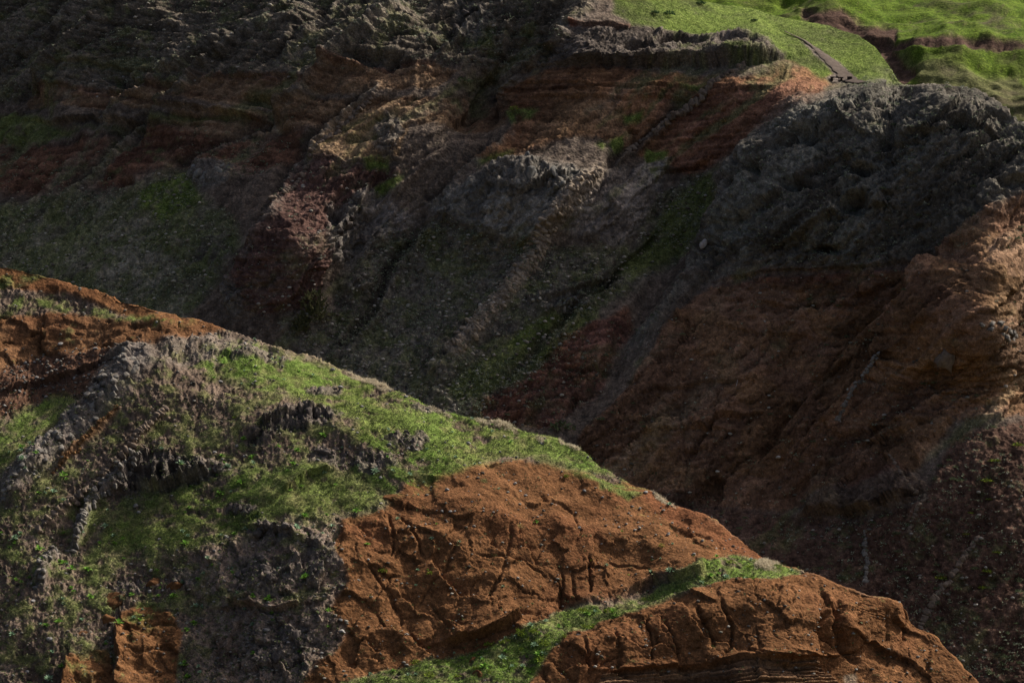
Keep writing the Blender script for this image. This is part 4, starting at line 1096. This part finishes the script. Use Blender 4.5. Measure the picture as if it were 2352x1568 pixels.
for lab, u, v, ru, rv, n, sz in CRAGS_A:
    crag(A, lab, u, v, ru, rv, n, R_crag, sz)
R_cragg = rocks(vary_material('grey_crag', (.10, .097, .09), (.22, .212, .195), 1.4, .95, .1), range(71, 77), sub=2, chop=8, rough=.3)
for lab, u, v, ru, rv, n, sz in CRAGS_B:
    crag(B, lab, u, v, ru, rv, n, R_cragg if 'grey' in lab else R_crag, sz, 'crags of the far cliff')

# ---- single boulders
for lab, u, v, sx, sz in [
    ('rounded orange-brown boulder at the upper left of the boulder group', 352, 1332, 26, 14), ('squat tuff boulder above the large layered rock face', 262, 1374, 34, 27), ('brown tuff boulder wedged under the squat one', 245, 1412, 26, 20),
    ('long flat tuff boulder lying on top of the layered rock', 330, 1398, 44, 16), ('dark brown boulder below the patchy grass', 395, 1340, 22, 18), ('upright tuff boulder left of the green ledge', 808, 1500, 20, 26),
    ('brown boulder half sunk in the green ledge', 1092, 1548, 20, 17), ('small round boulder on the green ledge', 1085, 1512, 15, 11), ('low dark red boulder under the grass edge of the orange wall', 902, 1134, 30, 12), ('small orange boulder at the left edge of the hill', 190, 1460, 26, 14)]:
    p, n = A.at(u, v)
    k = p.y * SC
    o = put(random.choice(R_tuff), 'boulder', p - n * (.5 * sz * k), (sx * k, sz * k * 1.0, sz * k), (random.uniform(-.2, .2), random.uniform(-.25, .25), random.uniform(-.5, .5)))
    tag(o, lab, 'boulder', 'tuff boulders of the near hill')
p, n = B.at(1637, 582)
o = put(R_pale[0], 'pale_rock', p + n * .2, (.55, .4, .85), (.3, .4, .2)); tag(o, 'single whitish rock lodged in the shaded gully under the lava spur', 'rock')
p, n = B.at(2202, 812)
o = put(R_basb[2], 'boulder', p + n * .2, (1.1, .9, 1.2), (.3, .4, .2)); tag(o, 'lone rounded rock at the top of the thin dyke on the brown wall', 'boulder')
# a pale stake standing on the brown wall
p, n = B.at(1693, 900)
v_, f_ = ico(1)
st = tri_mesh('stake', [(a * .05 * (1 - .3 * (c > 0)), b * .05, c * .6 + .5) for a, b, c in v_], f_, M_pale)
o = put(st, 'stake', p, (1, 1, 1), (0, .25, 0)); tag(o, 'tiny pale upright stake on the brown tuff wall', 'stake')

# ---- footpath
PATH = [(1800, 78, 1.5), (1824, 92, 2), (1846, 104, 3), (1866, 118, 4), (1886, 132, 8), (1904, 146, 11), (1921, 160, 13), (1936, 172, 14), (1944, 182, 19), (1956, 191, 17), (1986, 201, 6)]
pa = np.array(PATH, float)
tt = np.linspace(0, len(pa) - 1, 70)
pu, pv, pw = (np.interp(tt, np.arange(len(pa)), pa[:, i]) for i in range(3))
V = []; F = []
for i in range(70):
    for j in range(7):
        e = (j - 3) / 3
        uu = pu[i] + e * pw[i] * (1 + .15 * math.sin(i * .9) + random.uniform(-.08, .08)); vv = pv[i] - e * pw[i] * .18
        p = B.at_smooth(uu, vv)
        V.append(p + Vector((0, -.35 + .3 * abs(e) ** 3, .12)))
for i in range(69):
    for j in range(6):
        a = i * 7 + j
        F += [(a, a + 1, a + 8), (a, a + 8, a + 7)]
me = tri_mesh('footpath', [tuple(v) for v in V], F, vary_material('trodden_earth', (.062, .048, .041), (.115, .092, .078), 1.2, .95, .12), smooth=True)
o = bpy.data.objects.new('footpath', me); o['kind'] = 'structure'; link(o)

# ---- bench and box on the path
import bmesh


def box_mesh(name, sx, sy, sz, mat, bev=.02):
    bm = bmesh.new()
    bmesh.ops.create_cube(bm, size=1.0)
    bmesh.ops.scale(bm, vec=(sx, sy, sz), verts=bm.verts)
    bmesh.ops.bevel(bm, geom=bm.edges[:], offset=bev, segments=1, affect='EDGES')
    me = bpy.data.meshes.new(name); bm.to_mesh(me); bm.free(); me.materials.append(mat)
    return me


M_wood = vary_material('dark_timber', (.02, .015, .013), (.045, .033, .028), 6.0, .85, .02)
p, n = B.at(1921, 189)
bench = empty('bench', p + Vector((0, -.3, .05)), 'long low dark bench across the foot of the dirt footpath', 'bench')
put(box_mesh('seat', 2.1, .45, .16, M_wood), 'seat', bench.location + Vector((0, 0, .5)), (1, 1, 1), (0, .05, 0), bench)
put(box_mesh('leg', .4, .4, .5, M_wood), 'leg', bench.location + Vector((-.8, 0, .2)), (1, 1, 1), (0, 0, 0), bench)
put(box_mesh('leg', .3, .4, .4, M_wood), 'leg', bench.location + Vector((.75, 0, .24)), (1, 1, 1), (0, 0, 0), bench)
p, n = B.at(1951, 189)
bx_ = empty('box', p + Vector((0, -.3, 0)), 'small square dark box standing right of the bench on the footpath', 'box')
put(box_mesh('body', .68, .6, .6, M_wood), 'body', bx_.location + Vector((0, 0, .34)), (1, 1, 1), (0, 0, .1), bx_)
put(box_mesh('lid', .74, .66, .07, vary_material('paler_timber', (.06, .05, .045), (.1, .085, .075), 6., .85, .02)), 'lid', bx_.location + Vector((0, 0, .68)), (1, 1, 1), (0, 0, .1), bx_)  # lid in a paler tone than the body

# ================================================================== PLANTS
MARKS_A = [(320, 1060, 'near the pale lichened crag'), (210, 1160, 'beside the pale grey dyke'), (330, 985, 'by the brown jointed dyke'), (160, 1000, 'by the broad grey dyke ridge'), (705, 955, 'under the dark overhanging crag'), (935, 1005, 'by the broken dark crag'), (845, 1060, 'by the ragged brown crag'), (880, 1120, 'above the edge of the orange tuff wall'),
           (630, 1225, 'by the crumbling crag over the gully'), (550, 1172, 'by the dark rock patch on the slope'), (470, 1090, 'by the knob right of the hollows'), (420, 1200, 'on the open slope below the hollows'), (330, 1300, 'above the tuff boulders'), (330, 1460, 'on the layered tuff rock'), (100, 1300, 'by the broken dyke stump'), (60, 1450, 'at the lower left edge'), (180, 1530, 'by the small orange boulder'),
           (60, 900, 'in the left bowl'), (200, 850, 'at the rim of the left bowl'), (50, 780, 'under the top left bank'), (30, 690, 'on the top left bank'), (300, 720, 'on the thin grass strip of the bank'), (590, 815, 'on the brown stony crest'), (745, 890, 'by the small band under the skyline'), (1010, 935, 'by the low dark band near the crest'), (1200, 1010, 'near the middle of the crest skyline'), (1350, 1075, 'where the crest grass narrows'), (560, 900, 'below the stony crest'), (620, 1080, 'on the grass left of the jagged crag'), (760, 1130, 'below the jagged brown crag'),
           (900, 1530, 'at the lower end of the green ledge'), (1150, 1490, 'at the wide foot of the green ledge'), (1350, 1410, 'halfway up the green ledge'), (1550, 1345, 'high on the green ledge'), (1740, 1300, 'at the pale top of the green ledge'), (860, 1250, 'near the left end of the tuff wall'), (1000, 1230, 'high in the middle of the tuff wall'), (1050, 1380, 'low in the middle of the tuff wall'), (1250, 1320, 'right of the middle of the tuff wall'), (1150, 1140, 'at the upper edge of the tuff wall'), (1350, 1160, 'on the upper tuff slope'), (1550, 1210, 'near the right skyline of the tuff'), (1450, 1290, 'above the middle of the green ledge')]
MARKS_B = [(60, 520, 'at the left edge of the green talus'), (200, 560, 'in the middle of the left talus'), (380, 470, 'on the bright patch of the left talus'), (350, 620, 'on the pale gravel rib of the left talus'), (470, 640, 'in the dark gully left of the maroon cliff'), (660, 560, 'on the maroon cliff'), (760, 740, 'at the foot of the maroon cliff'), (880, 640, 'left of the central talus'), (900, 800, 'low on the left of the central talus'), (1050, 700, 'in the middle of the central talus'), (1050, 880, 'at the foot of the central talus'), (1200, 640, 'beside the tall columnar dyke'), (1180, 800, 'below the columnar dyke'), (1350, 640, 'under the grey rock rib'), (1330, 560, 'right of the columnar dyke'),
           (1500, 560, 'in the green gully by the spur'), (1300, 850, 'above the red gully'), (1380, 900, 'in the red gully'), (1560, 480, 'high in the green gully'), (1700, 450, 'on the left flank of the lava spur'), (1950, 350, 'on top of the lava spur'), (2150, 400, 'on the right of the lava spur'), (1900, 560, 'at the foot of the lava spur'), (1600, 760, 'at the left edge of the brown wall'), (1800, 720, 'high on the brown wall'), (1650, 950, 'in the middle of the brown wall'), (1850, 900, 'in the long crack of the brown wall'), (1550, 1080, 'low on the brown wall'), (2050, 800, 'on the right of the brown wall'), (2200, 700, 'near the sunlit edge of the wall'), (2000, 1000, 'above the red block'), (1750, 1130, 'at the foot of the brown wall'),
           (2000, 1180, 'below the red block'), (1750, 1220, 'behind the skyline of the tuff'), (1880, 1290, 'left of the thin upright dyke'), (2050, 1300, 'right of the thin upright dyke'), (2200, 1180, 'above the narrow straight dyke'), (2180, 1350, 'beside the narrow straight dyke'), (2300, 1150, 'high at the right edge of the dark slope'), (2310, 1330, 'at the right edge of the dark slope'), (2120, 1460, 'at the foot of the narrow dyke'), (2280, 1480, 'low in the right corner')]


def place(marks, u, v):
    return min(marks, key=lambda m: (m[0] - u) ** 2 + (m[1] - v) ** 2)[2]


def size_word(s_, a, b):
    t = (s_ - a) / (b - a)
    return 'tiny' if t < .12 else 'small' if t < .4 else 'middling' if t < .7 else 'large'


def pick(land, mask, n, umin=-60, umax=2420, vmax=1620):
    """random ground points by a density mask"""
    w = (mask * (land.u > umin) * (land.u < umax) * (land.v < vmax)).copy()
    w[land.rows:] = 0
    # even out: area of each cell
    w = w * (land.fv - land.cv)[None] / (land.fv - land.cv).max()
    w = np.clip(w, 0, None).ravel(); w /= w.sum()
    i = rng.choice(w.size, size=n, p=w, replace=True)
    p = land.pos.reshape(-1, 3)[i] + rng.normal(size=(n, 3)) * .05
    return i, p, land.nrm.reshape(-1, 3)[i]


def tufts(name, p, nrm, blades, h, spread, width, cols, mat, lean=.5):
    """blades of grass, each a narrow triangle, joined into one mesh"""
    n = len(p)
    h = np.broadcast_to(h, (n,))
    up = nrm * .45 + np.array([0, 0, .75]); up /= np.linalg.norm(up, axis=1, keepdims=True)
    P0 = np.repeat(p, blades, 0); U = np.repeat(up, blades, 0); H = np.repeat(h, blades) * rng.uniform(.6, 1.15, n * blades)
    off = rng.normal(size=(n * blades, 3)) * spread; off[:, 2] *= .4
    d = U + rng.normal(size=U.shape) * lean; d /= np.linalg.norm(d, axis=1, keepdims=True)
    side = np.cross(d, rng.normal(size=d.shape)); side /= np.linalg.norm(side, axis=1, keepdims=True) + 1e-6
    base = P0 + off - U * .04
    w = width * rng.uniform(.7, 1.4, n * blades)[:, None]
    v = np.stack([base - side * w, base + side * w, base + d * H[:, None]], 1).reshape(-1, 3)
    t = np.arange(len(v)).reshape(-1, 3)
    cc = np.repeat(cols, blades, 0) * rng.uniform(.8, 1.2, (n * blades, 1))
    o = bpy.data.objects.new(name, tri_mesh(name, v, t, mat, np.repeat(cc, 3, 0)))
    o['kind'] = 'stuff'
    return link(o)


def mixcol(a, b, n):
    t = rng.random((n, 1))
    return np.array(a) * (1 - t) + np.array(b) * t


M_grass = attr_material('grass_blades', .8, .25)
M_leaf = attr_material('leaves', .7, .2)
N = 36000
i, p, nn = pick(A, A.grass ** 1.5, N)
c = A.col.reshape(-1, 3)[i] * 1.05
tufts('grass', p, nn, 5, rng.uniform(.05, .12, N) + .22 * rng.random(N) ** 6, .12, .02, np.where(rng.random((N, 1)) < .22, mixcol((.14, .13, .06), (.30, .27, .16), N), c * rng.uniform(.6, 1.35, (N, 1))), M_grass)
# dry grass along the skyline and on the ledge
dry = np.zeros_like(A.grass)
rowsel = np.zeros_like(A.grass); rowsel[A.rows - 6:A.rows] = 1
dry += rowsel * sstep(520, 640, A.u) * sstep(1560, 1480, A.u)
dry += 1.5 * A.zone([(1230, 990), (1340, 1035), (1470, 1110), (1440, 1112), (1330, 1060), (1230, 1015)], 6)
dry += 1.2 * A.zone([(1760, 1285), (1850, 1310), (1820, 1322), (1740, 1300)], 6)
dry += .5 * A.zone([(560, 770), (700, 812), (680, 825), (560, 790)], 6)
dry *= np.clip(4 * fbm(A.x * .16, A.y * .16, A.z * .16, 4, .6) - .1, 0, 1)
i, p, nn = pick(A, dry, 4200)
tufts('dry_grass', p, nn, 7, rng.uniform(.12, .36, 4200), .1, .018, mixcol((.34, .29, .20), (.55, .48, .36), 4200), attr_material('dry_blades', .8, .5), .45)
# grass on the far ridge
i, p, nn = pick(B, (B.grass * np.clip(z_top + bright, 0, 1)), 9000)
tufts('ridge_grass', p, nn, 5, rng.uniform(.1, .25, 9000), .2, .035, B.col.reshape(-1, 3)[i] * 1.05, M_grass)


def clumps(name, p, nrm, leaves, r, leaf, cols, mat, squash=.7):
    n = len(p)
    r = np.broadcast_to(r, (n,))
    P0 = np.repeat(p, leaves, 0); Nn = np.repeat(nrm, leaves, 0); Rr = np.repeat(r, leaves)[:, None]
    d = rng.normal(size=P0.shape); d /= np.linalg.norm(d, axis=1, keepdims=True)
    d[:, 2] = np.abs(d[:, 2]) * squash
    ctr = P0 + d * Rr * rng.uniform(.3, 1, (len(P0), 1)) + Nn * Rr * .1
    a = rng.normal(size=P0.shape); a /= np.linalg.norm(a, axis=1, keepdims=True)
    a = a * .7 + d * .6
    b = np.cross(a, rng.normal(size=a.shape)); b /= np.linalg.norm(b, axis=1, keepdims=True) + 1e-6
    L = leaf * np.repeat(r / r.mean(), leaves)[:, None] * rng.uniform(.7, 1.3, (len(P0), 1))
    v = np.stack([ctr - b * L * .35, ctr + b * L * .35, ctr + a * L], 1).reshape(-1, 3)
    cc = np.repeat(cols, leaves, 0) * rng.uniform(.7, 1.3, (len(P0), 1))
    me = tri_mesh(name, v, np.arange(len(v)).reshape(-1, 3), mat, np.repeat(cc, 3, 0))
    return me


# low scrub, far too much to count
NS = 17000
msk = z_tal * .9 + z_talc * .9 + z_dark * .22 + z_up * .5 + z_brown * .35 + z_redg * .35 + z_spur * .25 + z_tlr * .06 + z_oliv * .5 + z_mar * .12
msk = msk * np.clip(.35 + 1.4 * fbm(B.x * .12, B.y * .12, B.z * .12 + 3, 3), .03, 1)
i, p, nn = pick(B, msk, NS)
me = clumps('scrub', p, nn, 7, rng.uniform(.12, .42, NS), .2, mixcol((.07, .09, .05), (.30, .32, .24), NS), M_leaf)
o = bpy.data.objects.new('scrub', me); o['kind'] = 'stuff'; link(o)
NS = 14000
msk = (z0 := np.clip(1 - t_all, 0, 1)) * (.35 + .5 * A.grass) + t_all * .03
i, p, nn = pick(A, msk * (A.v > 900), NS)
me = clumps('ground_cover', p, nn, 6, rng.uniform(.07, .26, NS), .12, mixcol((.055, .08, .025), (.15, .16, .085), NS), M_leaf)
o = bpy.data.objects.new('ground_cover', me); o['kind'] = 'stuff'; link(o)


def rubble(land, name, mask, n, r0, r1, mat, cols):
    i, p, nn = pick(land, mask, n)
    v, f = ico(0)
    r = r0 + (r1 - r0) * rng.random(n) ** 3
    V = v[None] * rng.uniform(.6, 1.3, (n, 12, 3)) * r[:, None, None] * np.array([1.2, 1, .75])
    V = V + (p + nn * (r * .2)[:, None])[:, None]
    F = f[None] + (np.arange(n) * 12)[:, None, None]
    cc = np.repeat(cols, 12, 0)
    o = bpy.data.objects.new(name, tri_mesh(name, V.reshape(-1, 3), F.reshape(-1, 3), mat, cc)); o['kind'] = 'stuff'
    return link(o)


M_rub = attr_material('rubble_stone', .9)
NR = 5000
m_a = z_scree * .8 + z_rocky * .6 + t_all * .10 + z_lava * .15 + (1 - A.grass) * .3 * (1 - t_all)
rubble(A, 'rubble', m_a, NR, .04, .18, M_rub, mixcol((.06, .05, .042), (.27, .25, .225), NR))
NR = 5000
m_b = z_tal * .6 + z_talc * .9 + z_mar * .35 + z_dark * .15 + z_redg * .2 + z_up * .15 + z_tlr * .05
rubble(B, 'rubble', m_b, NR, .06, .34, M_rub, mixcol((.07, .06, .052), (.36, .335, .30), NR))


# ---- plants one can pick out
def leafy(name, seed, leaves, r, leaf, c1, c2, squash=.7):
    global rng
    keep = rng; rng = np.random.default_rng(seed)
    me = clumps(name, np.zeros((1, 3)), np.array([[0, 0, 1.]]), leaves, r, leaf, np.array([c1]), M_leaf, squash)
    # two tones
    a = me.attributes['Col']; n = len(me.vertices)
    t = np.repeat(rng.random(n // 3), 3)[:, None]
    cc = np.ones((n, 4), np.float32); cc[:, :3] = np.array(c1) * (1 - t) + np.array(c2) * t
    a.data.foreach_set('color', cc.ravel())
    rng = keep
    return me


def rosette(name, seed, c1, c2, leaves=22):
    """leafy rosette: narrow leaves arching out of one root"""
    r = np.random.default_rng(seed); v = []; f = []; cc = []
    for k in range(leaves):
        a = k * 2.4 + r.uniform(-.3, .3); el = r.uniform(.35, 1.35)
        L = r.uniform(.7, 1.1); w = r.uniform(.09, .15)
        d = np.array([math.cos(a) * math.cos(el), math.sin(a) * math.cos(el), math.sin(el)])
        s_ = np.array([-math.sin(a), math.cos(a), 0]) * w
        m = d * L * .55 + np.array([0, 0, .06]); e = d * L + np.array([0, 0, -.18 * L])
        b = len(v); v += [d * .02, m - s_, m + s_, e]; f += [(b, b + 1, b + 2), (b + 1, b + 3, b + 2)]
        t = r.random(); c = np.array(c1) * (1 - t) + np.array(c2) * t
        cc += [c] * 4
    return tri_mesh(name, v, f, M_leaf, np.array(cc))


ROS = {'bright': [rosette('rosette_plant', 100 + k, (.09, .21, .03), (.19, .34, .06)) for k in range(3)], 'blue': [rosette('rosette_plant', 110 + k, (.14, .24, .14), (.28, .38, .26)) for k in range(3)], 'yellow': [leafy('cushion_plant', 120 + k, 70, .75, .28, (.10, .15, .018), (.19, .24, .035)) for k in range(3)]}


def scatter_plants(land, mask, n, kinds, smin, smax, name, label, group, vmax=1560):
    i, p, nn = pick(land, mask, n, 4, 2346, vmax)
    for k in range(n):
        kind = random.choice(kinds); me = random.choice(ROS[kind])
        s_ = smin + (smax - smin) * random.random() ** 2
        q = Vector(nn[k]) * .4 + Vector((0, 0, 1))
        o = put(me, name, Vector(p[k]), (s_, s_, s_ * random.uniform(.8, 1.1)), aligned(q, random.uniform(0, 6.28)))
        what = {'bright': 'bright green leafy rosette', 'blue': 'pale bluish-green rosette', 'yellow': 'yellow-green cushion plant'}[kind]
        tag(o, size_word(s_, smin, smax) + ' ' + what + ' ' + place(MARKS_A, land.u.ravel()[i[k]], land.v.ravel()[i[k]]), 'plant', group)


slope = np.clip(z_mid + z_low + .6 * (1 - t_all) * (A.u < 900) * (A.v > 1000), 0, 1) * (A.u < 900)
scatter_plants(A, slope, 150, ['bright', 'blue', 'bright'], .32, .75, 'rosette_plant', 'small leafy rosette plant dotted over the patchy left slope', 'rosettes on the patchy left slope')
scatter_plants(A, z_crest, 55, ['blue', 'bright'], .22, .42, 'rosette_plant', 'small leafy rosette plant on the bright grass crest', 'rosettes on the bright crest')
scatter_plants(A, z_ledge, 60, ['bright', 'yellow', 'blue'], .35, .8, 'rosette_plant', 'green leafy plant on the diagonal grassy ledge between the tuff walls', 'plants on the grassy ledge')
scatter_plants(A, z_tuff * (A.u > 800), 30, ['bright', 'blue', 'yellow'], .22, .5, 'rosette_plant', 'little green plant rooted in a crack of the orange tuff wall', 'plants in the tuff cracks', 1500)

SHR = [leafy('shrub', 140 + k, 90, .8, .3, (.06, .085, .04), (.15, .17, .10)) for k in range(3)]
GBU = [leafy('shrub', 150 + k, 130, .8, .26, (.075, .115, .015), (.18, .21, .03), .6) for k in range(3)]
DBU = [leafy('bush', 160 + k, 220, .85, .24, (.02, .05, .022), (.045, .085, .035), .8) for k in range(2)]
REED = leafy('shrub', 170, 420, .8, .2, (.055, .062, .028), (.12, .115, .06), 1.5)


def bush(land, meshes, name, label, u, v, r, group=None, sq=.8):
    p, n = land.at(u, v)
    k = p.y * SC * r
    o = put(random.choice(meshes), name, p, (k, k, k * sq), (0, 0, random.uniform(0, 6.28)))
    return tag(o, label, 'shrub', group)


bush(B, DBU, 'bush', 'dark green round bush, left of the pair on the grassy ridge', 1502, 37, 13, 'dark bushes on the grassy ridge')
bush(B, DBU, 'bush', 'dark green round bush, right of the pair on the grassy ridge', 1536, 39, 17, 'dark bushes on the grassy ridge')
bush(B, DBU, 'bush', 'small dark bush alone in the bright grass of the ridge', 1731, 54, 9, 'dark bushes on the grassy ridge')
bush(B, DBU, 'bush', 'brownish dark bush near the top edge of the ridge', 1607, 13, 13, 'dark bushes on the grassy ridge')
for lab, u, v, r in [('yellow-green cushion bush highest on the dark right slope', 2285, 1064, 17), ('yellow-green cushion bush second from the top on the dark right slope', 2266, 1108, 19), ('small yellow-green bush third down the dark right slope', 2270, 1150, 11),
                     ('yellow-green bush above the narrow dyke', 2230, 1180, 10), ('yellow-green bush right of the narrow dyke', 2288, 1272, 15), ('yellow-green bush on the right slope below the middle', 2268, 1316, 17), ('large yellow-green bush touching the left side of the narrow dyke', 2162, 1332, 20),
                     ('flat yellow-green bush right of the dyke, lowest of the bright ones', 2258, 1352, 17), ('long yellow-green mat at the right edge under the red rock', 2335, 1024, 20), ('dim green bush low on the right slope', 2166, 1500, 12), ('small dim bush beside the foot of the narrow dyke', 2145, 1462, 10),
                     ('yellowish bush at the right under the two upper ones', 2220, 1230, 12)]:
    bush(B, GBU, 'shrub', lab, u, v, r, 'yellow-green bushes on the dark right slope', .6)
bush(B, [REED], 'shrub', 'tall pale reedy shrub in the hollow at the foot of the maroon cliff', 722, 740, 44, None, 1.3)
bush(B, [REED], 'shrub', 'second reedy shrub leaning left of the tall pale one', 690, 765, 28, None, 1.2)
bush(B, SHR, 'shrub', 'large dull green shrub at the mouth of the red gully', 1290, 985, 40)
bush(B, SHR, 'shrub', 'leafy shrub in the central ochre gully', 1062, 205, 26)
bush(B, ROS['yellow'], 'shrub', 'bright green shrub patch in the middle of the far cliff', 1196, 288, 18)
for u, v, r, lab in [(1125, 1485, 24, 'large bright shrub in the middle of the green ledge'), (955, 1515, 20, 'bright shrub at the lower end of the green ledge'), (985, 1548, 22, 'yellowish shrub at the bottom edge of the ledge'), (1335, 1400, 20, 'leafy bright shrub high on the green ledge'), (1180, 1470, 18, 'olive shrub next to the large bright one'), (880, 1310, 17, 'round shrub growing on the left of the orange tuff wall'), (540, 960, 10, 'tiny shrub below the brown stony crest')]:
    p, n = A.at(u, v)
    bush(A, ROS['yellow'] if 'olive' not in lab else SHR, 'shrub', lab, u, v, r, 'shrubs of the near hill', .75)
# far shrubs, the larger ones
i, p, nn = pick(B, (z_talc * .5 + z_tal * .4 + z_tlr * .25 + z_dark * .8 + z_redg * .3 + z_spur * .2) * np.clip(.2 + 1.5 * patch2 if patch2.shape == z_tal.shape else 1, .05, 1), 230, 4, 2346, 1560)
for k in range(230):
    s_ = random.uniform(.35, .8)
    o = put(random.choice(SHR), 'shrub', Vector(p[k]), (s_, s_, s_ * .8), (0, 0, random.uniform(0, 6.28)))
    u_, v_ = B.u.ravel()[i[k]], B.v.ravel()[i[k]]
    tag(o, size_word(s_, .35, .8) + ' grey-green shrub ' + place(MARKS_B, u_, v_), 'shrub', 'grey-green shrubs of the far cliff')
# loose stones one can pick out
for mask, n, lab, grp, s0, s1 in [(z_tuff * upper, 70, 'loose grey stone lying on the upper orange tuff slope', 'stones on the upper tuff slope', .06, .22), (z_crest + z_strip, 60, 'loose grey stone in the bright grass of the crest', 'stones on the crest', .09, .28), (z_scree, 40, 'loose stone on the brown scree of the left bowl', 'stones in the left bowl', .1, .35), (slope, 60, 'loose stone on the patchy left slope', 'stones on the left slope', .1, .35)]:
    i, p, nn = pick(A, mask, n, 4, 2346, 1550)
    for k in range(n):
        s_ = s0 + (s1 - s0) * random.random() ** 2
        o = put(random.choice(R_stone), 'stone', Vector(p[k]), (s_ * 1.2, s_, s_ * .7), (random.uniform(-.4, .4), random.uniform(-.4, .4), random.uniform(0, 6.28)))
        tag(o, size_word(s_, s0, s1) + ' loose grey stone ' + place(MARKS_A, A.u.ravel()[i[k]], A.v.ravel()[i[k]]), 'stone', grp)
# things that still read alike: tell them apart by their place
same = {}
for o in scene.objects:
    if o.parent is None and 'label' in o:
        same.setdefault(o['label'], []).append(o)
ORD = ['second', 'third', 'fourth', 'fifth', 'sixth', 'seventh', 'eighth', 'ninth', 'tenth']
for lab, os_ in same.items():
    if len(os_) > 1:
        os_.sort(key=lambda o: o.location.x / o.location.y)
        for k, o in enumerate(os_):
            o['label'] = lab + ', ' + ('leftmost' if k == 0 else 'rightmost' if k == len(os_) - 1 else ORD[min(k - 1, 8)] + ' from left') 
print('done', round(time.time() - T0, 1), 'objects', len(scene.objects))
